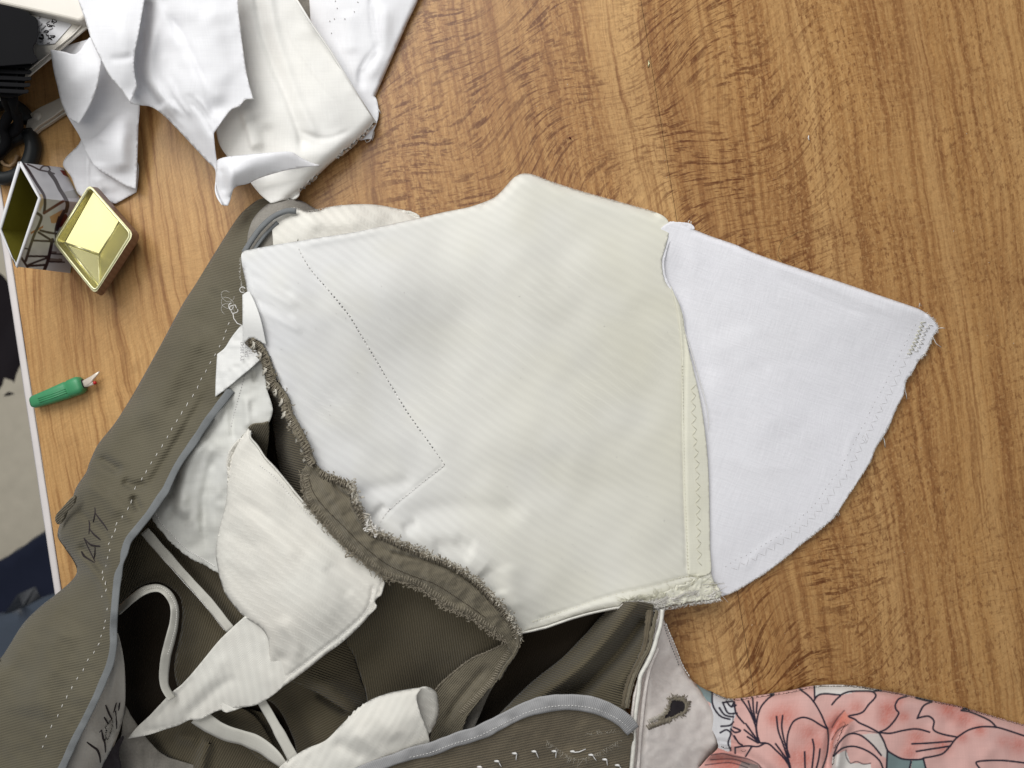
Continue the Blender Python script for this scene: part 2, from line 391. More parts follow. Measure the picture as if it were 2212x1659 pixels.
M = {}
M['wood'] = wood()
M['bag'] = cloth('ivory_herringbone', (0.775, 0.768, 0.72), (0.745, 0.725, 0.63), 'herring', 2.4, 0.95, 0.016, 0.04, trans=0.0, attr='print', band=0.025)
M['bag2'] = cloth('white_herringbone', (0.765, 0.755, 0.70), (0.74, 0.71, 0.645), 'herring', 2.3, 1.05, 0.02, 0.05, trans=0.0, blot=0.7, stain=60, band=0.030)
M['facing'] = cloth('cream_bias_tape', (0.74, 0.73, 0.63), (0.73, 0.715, 0.59), 'plain', contrast=0.05, blot=0.8, stain=40)
M['white'] = cloth('white_cotton', (0.79, 0.79, 0.835), (0.77, 0.77, 0.805), 'plain', contrast=0.09, bump=0.06, trans=0.0, blot=0.8, stain=70, fuzz=0.02)
M['thin'] = cloth('thin_white_cotton', (0.87, 0.875, 0.905), (0.85, 0.855, 0.88), 'plain', contrast=0.05, bump=0.03, trans=0.08, blot=0.6, stain=70)
M['drill'] = cloth('off_white_drill', (0.80, 0.795, 0.77), (0.78, 0.77, 0.73), 'plain', contrast=0.05, bump=0.04, trans=0.0, blot=0.8, stain=60)
M['khaki'] = cloth('khaki_gabardine', (0.120, 0.102, 0.066), (0.100, 0.083, 0.053), 'twill', pmm=1.35, contrast=0.22, bump=0.22, blot=0.8, stain=50, rough=0.85, bumpy=0.0)
M['khakiband'] = cloth('khaki_waistband', (0.128, 0.115, 0.080), (0.100, 0.088, 0.059), 'twill', pmm=1.45, contrast=0.085, bump=0.09, blot=0.8, stain=50, rough=0.8, bumpy=0.5)
M['khakiworn'] = cloth('worn_khaki_lining', (0.150, 0.125, 0.086), (0.115, 0.095, 0.066), 'twill', pmm=1.4, contrast=0.08, bump=0.10, blot=0.9, stain=25, fuzz=0.28)
M['khakiseam'] = cloth('khaki_seam_allowance', (0.198, 0.174, 0.125), (0.16, 0.139, 0.098), 'twill', pmm=1.1, contrast=0.14, bump=0.15, blot=0.7, stain=20, fuzz=0.12)
M['khakishade'] = cloth('khaki_painted_shade', (0.020, 0.014, 0.008), (0.028, 0.020, 0.012), 'twill', pmm=1.3, contrast=0.1, bump=0.1)  # deep shade on the khaki inside, put into the base colour
M['serge'] = plain('khaki_overlock_thread', (0.30, 0.265, 0.205), 0.9)
M['sergelight'] = plain('pale_overlock_thread', (0.55, 0.52, 0.45), 0.9)
M['sergedark'] = plain('dark_brown_thread', (0.06, 0.048, 0.035), 0.9)
M['greyfuzz'] = cloth('linty_grey_facing', (0.25, 0.235, 0.21), (0.20, 0.185, 0.16), 'plain', contrast=0.08, blot=0.8, stain=20, fuzz=0.35)
M['piping'] = cloth('grey_blue_binding', (0.185, 0.195, 0.20), (0.155, 0.165, 0.17), 'plain', contrast=0.06, blot=0.8, stain=15, fuzz=0.08)
M['pipingl'] = cloth('pale_grey_binding', (0.36, 0.36, 0.365), (0.32, 0.32, 0.325), 'cord', pmm=1.05, contrast=0.07, bump=0.06, blot=0.6, stain=30)
M['lining'] = cloth('white_pocket_lining', (0.66, 0.665, 0.64), (0.56, 0.56, 0.52), 'plain', contrast=0.05, blot=0.9, stain=35, bumpy=1.5)
M['waistlining'] = cloth('dull_waist_lining', (0.52, 0.50, 0.46), (0.43, 0.41, 0.37), 'plain', contrast=0.06, blot=0.9, stain=25, fuzz=0.1)
M['pinkish'] = cloth('off_white_fly_facing', (0.82, 0.765, 0.73), (0.77, 0.71, 0.67), 'herring', 2.4, 0.9, 0.03, 0.06, blot=0.8, stain=30, fuzz=0.10)
M['strap'] = cloth('white_binding_strap', (0.56, 0.55, 0.50), (0.50, 0.49, 0.44), 'plain', contrast=0.05, blot=0.8, stain=20)
M['label'] = cloth('white_satin_label', (0.76, 0.76, 0.74), (0.70, 0.705, 0.695), 'plain', contrast=0.02, blot=0.8, stain=15, rough=0.6, bumpy=.6)
M['print'] = cloth('floral_print_cotton', (1, 1, 1), None, 'plain', contrast=0.07, bump=0.04, attr='print')
M['thread'] = plain('white_thread', (0.80, 0.79, 0.77), 0.9)
M['creamthread'] = plain('cream_thread', (0.63, 0.615, 0.50), 0.9)
M['hole'] = plain('needle_hole', (0.10, 0.10, 0.10), 0.95)
M['softhole'] = plain('pale_needle_hole', (0.48, 0.47, 0.47), 0.95)
M['ink'] = plain('black_marker_ink', (0.022, 0.016, 0.018), 0.7)
M['greyink'] = plain('grey_printed_ink', (0.30, 0.29, 0.30), 0.8)
M['fray'] = plain('frayed_cotton', (0.78, 0.76, 0.72), 0.95)
M['blackfab'] = cloth('black_fabric', (0.012, 0.009, 0.011), (0.02, 0.016, 0.02), 'plain', contrast=0.05, blot=0.8, stain=60)
M['navy'] = cloth('navy_fabric', (0.012, 0.016, 0.035), (0.018, 0.023, 0.046), 'plain', contrast=0.05, blot=0.8, stain=60)
M['slate'] = cloth('slate_fabric', (0.085, 0.105, 0.14), (0.07, 0.09, 0.12), 'plain', contrast=0.05, blot=0.8, stain=60)
M['edge'] = plain('white_edging', (0.66, 0.62, 0.61), 0.5)
M['core'] = plain('dark_joint', (0.05, 0.028, 0.012), 0.9)
M['machine'] = plain('cream_enamel', (0.68, 0.645, 0.58), 0.35, spec=0.5)
M['sticker'] = plain('paper_sticker', (0.66, 0.66, 0.68), 0.6)
M['rubber'] = plain('black_rubber', (0.007, 0.007, 0.008), 0.7, spec=0.06)
M['blackplastic'] = plain('black_plastic', (0.016, 0.018, 0.019), 0.45, spec=0.25)
M['steel'] = plain('brushed_steel', (0.56, 0.53, 0.47), 0.4, metal=0.2)
M['fork'] = plain('bright_steel', (0.66, 0.58, 0.50), 0.35, metal=0.35)
M['green'] = plain('green_plastic', (0.055, 0.27, 0.12), 0.42, spec=0.5)
M['red'] = plain('red_plastic', (0.45, 0.02, 0.02), 0.4)
M['gold'] = plain('gold_lacquered_tin', (0.64, 0.60, 0.30), 0.26, metal=0.75)
M['rimgold'] = plain('pale_gold_rim', (0.72, 0.70, 0.44), 0.3, metal=0.7)
M['golddark'] = plain('olive_gold_lacquer', (0.30, 0.27, 0.045), 0.35, metal=0.3)
M['tan'] = plain('tan_band', (0.40, 0.27, 0.16), 0.7)
M['floor'] = plain('beige_floor', (0.56, 0.51, 0.41), 0.5)
def roofmat():
    t = NT('brown_tile_print'); tc = t.n('ShaderNodeTexCoord'); n = t.noise(tc.outputs['Object'], 260, 3)
    wv = t.n('ShaderNodeTexWave'); t.l(tc.outputs['Object'], wv.inputs[0]); wv.inputs['Scale'].default_value = 190; wv.inputs['Distortion'].default_value = 2.0
    c = t.mix(t.math('MULTIPLY', wv.outputs['Fac'], 0.35), (0.20, 0.105, 0.07), (0.36, 0.22, 0.155)); t.l(c, t.p.inputs['Base Color']); t.p.inputs['Roughness'].default_value = 0.4
    return t.m
M['roof'] = roofmat()
def tinprint():
    t = NT('house_print'); a = t.n('ShaderNodeAttribute'); a.attribute_name = 'print'; t.l(a.outputs['Color'], t.p.inputs['Base Color']); t.p.inputs['Roughness'].default_value = 0.35
    return t.m
M['tinprint'] = tinprint()

# ---------------------------------------------------------------- setting: floor
mesh('floor', [(-2.5, -2, -0.62), (2.5, -2, -0.62), (2.5, 2, -0.62), (-2.5, 2, -0.62)], [(0, 1, 2, 3)], M['floor'], smooth=False, kind='structure')

# ---------------------------------------------------------------- table
table = thing('sewing_table', 'wood-grain work table with white edging that everything is laid on', 'table', (0, 0, -0.62))
def edgex(v, off=0): return 41+off+(v-658)*0.151
def seamx(v): return 1385+v*0.163
va, vb = -700, 2400
prism('board', [(edgex(va), va), (seamx(va)-1.0, va), (seamx(vb)-1.0, vb), (edgex(vb), vb)], -18, 0, M['wood'], table)
prism('board', [(seamx(va)+0.0, va), (2900, va), (2900, vb), (seamx(vb)+0.0, vb)], -18, 0, M['wood'], table)
prism('core', [(edgex(va)+4, va), (2890, va), (2890, vb), (edgex(vb)+4, vb)], -30, -18.2, M['core'], table)
prism('joint_filler', [(seamx(va)-1.4, va), (seamx(va)+0.5, va), (seamx(vb)+0.5, vb), (seamx(vb)-1.4, vb)], -18, -0.5, M['core'], table)
ribbon('edging', [(edgex(va, -9), va, -0.9), (edgex(vb, -9), vb, -0.9)], 17, M['edge'], table, bulge=0.9, step=60, thick=1.4)
for sx in (0.55,):
    for sy in (-0.4, 0.4):
        b = MB(); b.tube([(sx, sy, -0.62), (sx, sy, -0.031)], 0.02, 12); b.build('leg', M['edge'], table)
for sy in (-0.4, 0.4):
    b = MB(); b.tube([(-0.2, sy, -0.62), (-0.2, sy, -0.031)], 0.02, 12); b.build('leg', M['edge'], table)

# ---------------------------------------------------------------- things beyond the table edge
def mound(name, outline, z, mat, label, cat, folds=(), bottom=None, noise=(6, 120)):
    f = Field([(p[0], p[1], z) for p in outline[:1]], folds, noise, zmin=-700)
    thick = 619+z if bottom is None else bottom
    o = sheet(name, outline, f, mat, None, step=26, thick=thick); tag(o, label, cat); return o
mound('black_bag', [(-420, 330), (120, 320), (140, 700), (60, 790), (49, 852), (0, 859), (-160, 880), (-420, 900)], -640, M['blackfab'],
      'black fabric bag on the floor below the table edge at the far left', 'bag', [([(-20, 860), (10, 905), (60, 940)], 12, 12)], noise=(10, 90))
mound('navy_cloth', [(-420, 1390), (0, 1213), (99, 1153), (240, 1100), (260, 1330), (106, 1330), (0, 1370), (-420, 1480)], -590, M['navy'],
      'navy blue cloth on the floor below the table, beside the beige floor', 'cloth', [([(-20, 1330), (60, 1230), (150, 1180)], 40, -8)], noise=(2, 90))
mound('slate_cloth', [(-420, 1420), (0, 1331), (106, 1291), (260, 1270), (260, 1900), (-420, 1900)], -565, M['slate'],
      'slate blue cloth below the table, just above the khaki trousers at the left edge', 'cloth', [([(60, 1300), (40, 1340), (30, 1400)], 12, 12)], noise=(2, 90))

# ---------------------------------------------------------------- trousers
TR = thing('khaki_trousers', 'khaki trousers turned inside out with their ivory pocket bag pulled out over the table', 'trousers', at(600, 1200, 0))
# inside layer lying on the table, khaki in deep shade painted near-black
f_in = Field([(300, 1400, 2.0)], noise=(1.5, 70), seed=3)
sheet('leg_inside_shade', [(200, 1300, 's'), (330, 1060), (470, 830), (600, 640), (800, 900), (1123, 1300), (1400, 1290), (1428, 1330, 's'), (1345, 1540), (1340, 1720, 's'), (90, 1720, 's'), (170, 1500)], f_in, M['khakishade'], TR, step=14, uvrot=70)
# waistband, outer left
wb_in = [(570, 428), (603, 434), (640, 470), (640, 560), (600, 700), (520, 810), (461, 884), (421, 948), (384, 1003), (357, 1055), (322, 1108), (298, 1138), (275, 1166), (266, 1198), (262, 1216), (253, 1252), (249, 1285), (246, 1322), (245, 1385), (236, 1433), (222, 1471), (205, 1510), (182, 1557), (158, 1602), (133, 1659), (100, 1730, 's')]
wb_out = [(-90, 1730, 's'), (-80, 1500, 's'), (0, 1423), (20, 1394), (50, 1347), (87, 1310), (119, 1285), (154, 1255), (166, 1235), (159, 1213), (139, 1183), (124, 1156), (136, 1116), (154, 1084), (164, 1054), (186, 1020), (193, 1000), (211, 961), (248, 914), (280, 864), (310, 812), (347, 745), (394, 658), (421, 616), (471, 535), (501, 488), (521, 461), (550, 436)]
f_wb = Field([(560, 440, 14), (480, 600, 18), (400, 760, 24), (330, 880, 28), (250, 1000, 34), (190, 1100, 38), (150, 1130, 30), (170, 1240, 34), (120, 1330, 40), (50, 1450, 42), (20, 1600, 44), (90, 1600, 52), (180, 1480, 58), (230, 1300, 58), (250, 1200, 54), (320, 1060, 46), (420, 900, 38), (520, 760, 34), (560, 600, 34), (600, 480, 24)],
    folds=[([(459, 832), (347, 1010), (300, 1080)], 9, -3.0, 16), ([(505, 740), (459, 832)], 8, -1.6, 14),
           ([(150, 1190), (185, 1215), (215, 1250), (240, 1300), (238, 1360)], 12, 4.0, 7), ([(166, 1175), (200, 1205), (232, 1240)], 8, -4.5, 14),
           ([(262, 1035), (285, 1050), (320, 1046)], 9, -4.0), ([(286, 1068), (296, 1092), (306, 1106)], 8, -4.5), ([(200, 985), (240, 1010), (270, 1020)], 12, -3.0),
           ([(160, 1095), (195, 1125), (225, 1150), (245, 1190)], 7, -1.8), ([(230, 1060), (260, 1085), (285, 1130)], 10, 2.0),
           ([(440, 700), (380, 800), (300, 930)], 34, 6.0), ([(150, 1330), (110, 1420), (70, 1560)], 45, 6.0), ([(470, 620), (420, 720)], 18, -2.5), ([(215, 985), (262, 1020)], 10, -3.5), ([(178, 1040), (230, 1075), (262, 1120)], 13, 3.0)],
    noise=(1.1, 45), rolls=[(wb_out[2:20], 36, 18), (wb_out[19:], 60, 16), ([(0, 1423), (-80, 1500)], 30, 14)], seed=1)
def wbwarp(lu, lv, U, V):      # rib lines run across the band and lean lower down
    return lu, lv*1.0
sheet('waistband', wb_out+wb_in, f_wb, M['khakiband'], TR, step=6, uvrot=14, thick=0.9)
# grey lint-covered facing behind the collar of the pocket
gc = [(526, 556), (533, 530), (536, 503), (548, 471), (575, 443), (600, 432), (625, 428), (650, 433), (676, 448), (700, 462), (690, 500), (600, 545)]
f_gc = Field([(540, 520, 31), (560, 470, 29), (620, 440, 24), (680, 455, 12), (620, 480, 27), (590, 540, 34)], rolls=[([(548, 471), (575, 443), (600, 432), (625, 428), (650, 433), (676, 448), (700, 462)], 26, 10)])
sheet('waist_facing', gc, f_gc, M['greyfuzz'], TR, step=5)
ribbon('binding', [(527, 546, 36), (543, 520, 36.5), (562, 494, 36), (588, 470, 34), (618, 456, 31), (640, 456, 29)], 13, M['piping'], TR, bulge=1.8)
ribbon('binding', [(545, 548, 35), (557, 528, 35), (575, 505, 34), (600, 480, 32)], 9, M['piping'], TR, bulge=1.2)
# binding (piping) along the inner edge of the waistband
pp = [(500, 842), (454, 901), (421, 951), (384, 1005), (357, 1060), (347, 1074), (322, 1111), (298, 1141), (277, 1168), (268, 1196), (263, 1216), (256, 1240), (252, 1265), (250, 1285), (247, 1322), (245, 1360), (245, 1395), (238, 1433), (223, 1471), (206, 1510), (183, 1557), (160, 1602), (134, 1659), (105, 1720)]
ribbon('binding', [(u, v, f, (0.55 if v in (1216,) else 1.0)) for (u, v), f in zip(pp, [float(f_wb(u-5, v)[0])+0.8 for u, v in pp])], 16.5, M['piping'], TR, bulge=0.45, across=9)
# back pocket lining seen between waistband and flap
f_l = Field([(460, 880, 37), (400, 1000, 34), (340, 1110, 33), (420, 1210, 28), (500, 1200, 32), (520, 1000, 42), (560, 800, 40), (480, 830, 38)],
    folds=[([(440, 930), (400, 1040), (390, 1140)], 16, 4), ([(470, 960), (440, 1090), (450, 1190)], 12, -4), ([(360, 1100), (410, 1130)], 14, -3), ([(500, 860), (505, 960)], 9, -2.5), ([(532, 850), (535, 930)], 9, 2), ([(548, 795), (552, 830)], 5, -2.4), ([(380, 1010), (365, 1080)], 10, -2)], noise=(1.1, 34), seed=5)
lin = [(465, 852), (500, 815), (540, 790), (562, 780), (573, 810), (577, 842), (589, 885), (577, 918), (545, 935), (530, 1000), (530, 1240), (469, 1236), (445, 1222), (421, 1211), (397, 1196), (372, 1174), (347, 1146), (328, 1118), (340, 1085), (384, 1010), (425, 948), (462, 889)]
sheet('pocket_lining', lin, f_l, M['lining'], TR, step=5, jag=0.7, jagpl=np.array(lin[11:18], float))
stitches('lining_stitching', [(532, 800), (515, 860), (498, 925)], f_l, 6, 2.5, 0.22, M['softhole'], TR)
stitches('lining_edge_stitching', [(334, 1106), (352, 1135), (378, 1162), (400, 1185), (425, 1200), (465, 1224)], f_l, 4, 2.6, 0.3, M['thread'], TR)
# inner leg panels seen through the waist opening
f_il = Field([(262, 1230, 20), (400, 1210, 14), (520, 1330, 18), (430, 1440, 14), (350, 1350, 6), (300, 1270, 12)], folds=[([(430, 1290), (520, 1400), (560, 1500)], 18, -4), ([(300, 1200), (380, 1330)], 30, 3)], noise=(1, 50), seed=6)
sheet('leg_panel', [(240, 1240), (290, 1140), (335, 1112), (400, 1190), (470, 1225), (560, 1300), (560, 1480), (440, 1520), (392, 1500), (376, 1440), (392, 1350), (388, 1290), (345, 1258), (300, 1268), (245, 1310)], f_il, M['khaki'], TR, step=8, uvrot=70)
sheet('leg_panel', [(300, 1590), (420, 1540), (520, 1530), (600, 1560), (640, 1660), (640, 1720, 's'), (430, 1720, 's'), (380, 1650), (330, 1615)], Field([(300, 1590, 5), (500, 1600, 9), (600, 1640, 9)], folds=[([(380, 1590), (430, 1600)], 12, 3), ([(455, 1590), (440, 1640), (430, 1700)], 14, 7, 8), ([(560, 1560), (640, 1680)], 14, -4)]), M['khaki'], TR, step=7, uvrot=60)
# folded waist lining lower left with old marker strokes
f_wl = Field([(255, 1375, 52), (262, 1500, 40), (240, 1600, 36), (190, 1659, 42), (150, 1650, 48), (235, 1450, 52), (215, 1530, 50), (250, 1560, 30), (220, 1659, 30)], noise=(.7, 30), folds=[([(262, 1500), (245, 1560), (230, 1610)], 6, -2), ([(252, 1430), (240, 1520)], 8, 1.5)])
sheet('waist_lining', [(250, 1362), (262, 1395), (269, 1440), (271, 1500), (268, 1540), (258, 1580), (242, 1620), (225, 1650), (212, 1720, 's'), (110, 1720, 's'), (140, 1655), (180, 1570), (212, 1505), (236, 1445), (246, 1390)], f_wl, M['waistlining'], TR, step=5)
def dl(pts, ox, oy, k): return [(ox+x*k, oy+y*k) for x, y in pts]
def ink_strokes(name, strokes, zf, r, mat, parent, lift=0.12):
    b = MB()
    for st in strokes:
        P = resample([tuple(p) for p in st], 2.0); z = zf(P[:, 0], P[:, 1])
        n = len(P)
        b.tube([at(p[0], p[1], float(q)+lift-r*0.8) for p, q in zip(P, z)], [r*0.001*(0.7+0.3*math.sin(math.pi*(i+0.5)/n)) for i in range(n)], 6)
    return b.build(name, mat, parent)
K1 = dict(ox=0, oy=1247.5, k=0.248)
marks = [[(918, 1108), (945, 1180), (972, 1232)], [(1010, 1090), (1000, 1130), (988, 1172)], [(1042, 1085), (1032, 1155)], [(903, 1215), (935, 1270), (950, 1330), (950, 1380)],
         [(862, 1350), (880, 1330), (890, 1390), (910, 1440), (917, 1520)], [(880, 1335), (900, 1400)], [(755, 1430), (800, 1465), (845, 1500), (868, 1560), (872, 1610)], [(1003, 1160), (1012, 1230), (1012, 1320)]]
ink_strokes('marker_strokes', [dl(m, **K1) for m in marks], f_wl, 0.6, M['ink'], TR)
sheet('inner_placket', dl([(1070, 1375), (1010, 1440), (960, 1510), (910, 1600), (880, 1690), (870, 1900), (1060, 1900), (1050, 1640), (1035, 1520), (1075, 1400)], **K1), Field([(262, 1600, 34), (230, 1690, 30)], noise=(.8, 14)), M['blackfab'], TR, step=4)
sheet('grey_facing', dl([(1085, 1115), (1140, 1200), (1200, 1290), (1300, 1430), (1400, 1530), (1500, 1580), (1640, 1620), (1760, 1680), (1760, 1900), (1030, 1900), (1030, 1500), (1060, 1350)], **K1), Field([(275, 1530, 26), (330, 1620, 14), (420, 1660, 8), (270, 1690, 22)], noise=(.8, 20)), M['greyfuzz'], TR, step=5)
# handwriting ATT on the waistband
K7 = dict(ox=0, oy=987.5, k=0.248)
att = [[(830, 438), (832, 490), (815, 563)], [(835, 490), (880, 550), (912, 590), (942, 638)], [(778, 545), (784, 600), (778, 668)], [(786, 628), (820, 670), (850, 695), (880, 722)],
       [(735, 704), (765, 770), (800, 840), (828, 900), (846, 945)], [(735, 704), (790, 760), (835, 772), (878, 776)], [(832, 772), (830, 840), (818, 900)], [(708, 815), (735, 865), (775, 895), (838, 932)]]
ink_strokes('handwriting', [dl(m, **K7) for m in att], f_wb, 0.60, M['ink'], TR)
# hand stitches along the band
hs5 = dl([(1990, 155), (1965, 220), (1945, 285), (1910, 355), (1870, 430), (1830, 497), (1790, 570), (1750, 640), (1718, 708), (1678, 783), (1628, 855), (1580, 930), (1538, 1003), (1492, 1075), (1455, 1145), (1410, 1220), (1362, 1295), (1315, 1370), (1270, 1445), (1232, 1510), (1175, 1585)], 0, 658.3, .248)
hs7 = dl([(1140, 375), (1112, 440), (1062, 510), (1012, 570), (1000, 625), (972, 685), (945, 745), (952, 805), (935, 865), (922, 930), (890, 990), (895, 1045), (915, 1085), (920, 1150), (885, 1205), (930, 1310), (915, 1415), (903, 1480), (878, 1550), (858, 1620)], 0, 987.5, .248)
hs1 = dl([(815, 645), (763, 710), (722, 795), (670, 872), (622, 950), (578, 1030), (538, 1110), (500, 1195), (445, 1285), (400, 1375), (370, 1465)], 0, 1247.5, .248)
bst = []
for (u, v) in hs5+hs7+hs1:
    l = random.uniform(4.5, 7.5); dx = random.uniform(-1.5, 1.0); z0, z1 = float(f_wb(u, v)[0]), float(f_wb(u+dx, v+l)[0])
    bst.append([(u+2, v-1, z0), (u+0.5, v+l*.5, (z0+z1)/2+.5), (u+dx, v+l, z1-.1)])
threads('band_stitching', bst, 0.19, M['fray'], TR, kind='stuff')
# belt loop sticking out at the left
f_bl = Field([(155, 1080, 40), (125, 1112, 30), (130, 1130, 26)], noise=(.4, 12))
sheet('belt_loop', dl([(620, 355), (560, 420), (490, 500), (480, 550), (500, 583), (522, 585), (545, 550), (575, 490), (640, 420), (650, 360)], **K7), f_bl, M['khakiseam'], TR, step=3, uvrot=40, thick=2)
# white straps inside
zs = [(312, 1147, 30), (352, 1193, 27), (397, 1243, 25), (446, 1297, 26), (497, 1360, 30)]
ribbon('strap', zs, 21, M['strap'], TR, bulge=0.3, thick=0.8)
stitches('strap_stitching', [(345, 1198), (390, 1250), (440, 1305), (485, 1362)], Field([(400, 1250, 26.2)]), 4, 2.6, 0.22, M['thread'], TR)
ribbon('strap', [(252, 1322, 40, .9), (268, 1308, 40, .95), (285, 1293, 40, 1), (312, 1275, 39, 1), (342, 1270, 38, .85), (364, 1284, 38, .95), (377, 1312, 37, 1), (376, 1346, 36, 1.05), (368, 1381, 36, 1.25), (359, 1416, 35, 1.25), (354, 1458, 34, 1.15), (357, 1485, 34, 1.05), (372, 1510, 34, 1)], 18, M['strap'], TR, bulge=0.4, twist=1.8)
stitches('strap_stitching', [(300, 1280), (342, 1267), (366, 1284), (380, 1312), (380, 1346), (372, 1381), (362, 1416)], Field([(350, 1300, 39.6)]), 5, 3.0, 0.2, M['fray'], TR)
ribbon('strap', [(425, 1545, 26, 1.2), (454, 1566, 26, 1.15), (488, 1584, 26, 1.1), (530, 1596, 27, 1.0), (565, 1612, 30, .95), (595, 1636, 34, .8), (615, 1656, 36, .5)], 32, M['strap'], TR, bulge=0.8, twist=-1.5)
ribbon('strap', [(556, 1500, 36, 1), (585, 1550, 36, 1), (610, 1595, 37, 1.05), (634, 1640, 39, 1.1)], 21, M['strap'], TR, bulge=0.3)
# folded panels in the middle of the opening
f_i1 = Field([(751, 1376, 12), (828, 1248, 22), (960, 1330, 24), (1090, 1388, 22), (1040, 1420, 20), (960, 1480, 8), (850, 1500, 12), (796, 1513, 14), (850, 1400, 17), (940, 1400, 18)], noise=(.6, 60), seed=8)
sheet('leg_panel', [(745, 1376), (780, 1260), (828, 1225), (960, 1290), (1110, 1385), (1056, 1415), (1017, 1432), (982, 1459), (952, 1486), (942, 1520), (850, 1560), (800, 1540), (790, 1495), (778, 1458), (766, 1420)], f_i1, M['khaki'], TR, step=6, uvrot=-80)
f_i2 = Field([(749, 1379, 9), (796, 1513, 6), (640, 1475, 22), (690, 1495, 22), (761, 1545, 16), (730, 1420, 16)], folds=[([(650, 1462), (700, 1480), (790, 1545)], 20, 5)], noise=(.4, 40))
sheet('leg_panel', [(600, 1470), (680, 1400), (745, 1355), (752, 1380), (769, 1428), (781, 1471), (800, 1520), (790, 1565), (761, 1545), (725, 1522), (687, 1498), (660, 1486), (637, 1476)], f_i2, M['khaki'], TR, step=6, uvrot=-18)
f_i3 = Field([(575, 1505, 8), (637, 1475, 12), (700, 1520, 12), (761, 1560, 14), (707, 1595, 20), (650, 1622, 14), (612, 1550, 8)], folds=[([(680, 1490), (760, 1540)], 12, -5)], noise=(.5, 40))
sheet('leg_panel', [(560, 1500), (610, 1470), (640, 1466), (690, 1488), (730, 1512), (790, 1545), (780, 1600), (700, 1640), (650, 1650), (635, 1600), (612, 1548), (590, 1520)], f_i3, M['khaki'], TR, step=6, uvrot=30)
sheet('leg_panel', [(430, 1520), (520, 1530), (560, 1560), (600, 1640), (560, 1640), (500, 1580), (440, 1555)], Field([(430, 1520, 12), (560, 1600, 15)]), M['khaki'], TR, step=7, uvrot=30)
# small brown panels beside the slit
f_p1 = Field([(590, 900, 10), (598, 985, 8), (615, 1035, 14), (630, 940, 36), (650, 1010, 40), (690, 1120, 42), (590, 850, 36), (610, 880, 34), (608, 950, 26), (625, 1010, 28)], noise=(.2, 30))
sheet('seam_panel', [(572, 842), (585, 822), (604, 832), (620, 860), (630, 900), (650, 930), (668, 960), (675, 1010), (680, 1090), (705, 1140), (660, 1110), (630, 1070), (612, 1040), (600, 1000), (593, 950), (588, 905), (590, 880), (580, 860)], f_p1, M['khaki'], TR, step=4, uvrot=-12)
f_p2 = Field([(540, 926, 44), (577, 921, 44), (575, 985, 26), (550, 960, 34)])
sheet('seam_panel', [(533, 930), (545, 917), (568, 914), (580, 912), (581, 943), (577, 975), (572, 1000), (555, 975), (538, 950)], f_p2, M['khakiseam'], TR, step=4, uvrot=60)
# flap: small pocket bag, lower then upper layer
f_fb = Field([(530, 1335, 44), (430, 1440, 36), (340, 1530, 28), (278, 1596, 24), (400, 1556, 27), (480, 1530, 34), (560, 1480, 42), (520, 1400, 42), (450, 1500, 34)],
    folds=[([(360, 1560), (450, 1470), (500, 1400)], 14, 1.3), ([(390, 1560), (480, 1480), (520, 1460)], 11, -1.2), ([(330, 1560), (420, 1460)], 8, -1.2), ([(300, 1580), (365, 1572), (420, 1550)], 7, -1.2)], noise=(.5, 45), seed=2)
sheet('pocket_flap', [(528, 1332, 's'), (575, 1350), (620, 1400), (620, 1470), (560, 1520), (500, 1530), (480, 1533), (464, 1538), (444, 1549), (426, 1556), (411, 1555), (385, 1567), (359, 1575), (322, 1587), (298, 1592), (276, 1596, 's'), (295, 1572), (322, 1547), (367, 1500), (392, 1480), (426, 1441), (471, 1386), (498, 1359)], f_fb, M['bag2'], TR, step=4.5, uvrot=10, thick=0.6)
fa = [(498, 975), (520, 945), (536, 925, 's'), (538, 943), (553, 961), (570, 987), (592, 1010), (625, 1049), (657, 1087), (687, 1119), (724, 1161), (761, 1198), (798, 1225), (818, 1241), (829, 1249), (827, 1268), (822, 1282), (811, 1299), (811, 1312), (800, 1326), (786, 1344), (756, 1373), (731, 1394), (707, 1411), (657, 1451), (612, 1483), (563, 1510), (526, 1527), (505, 1535), (488, 1539), (478, 1532), (483, 1508), (506, 1480), (538, 1457), (566, 1440), (580, 1421), (579, 1381), (563, 1356), (526, 1331), (505, 1308), (488, 1285), (475, 1250), (470, 1225), (466, 1198), (469, 1165), (478, 1126), (488, 1086), (491, 1040), (492, 1005)]
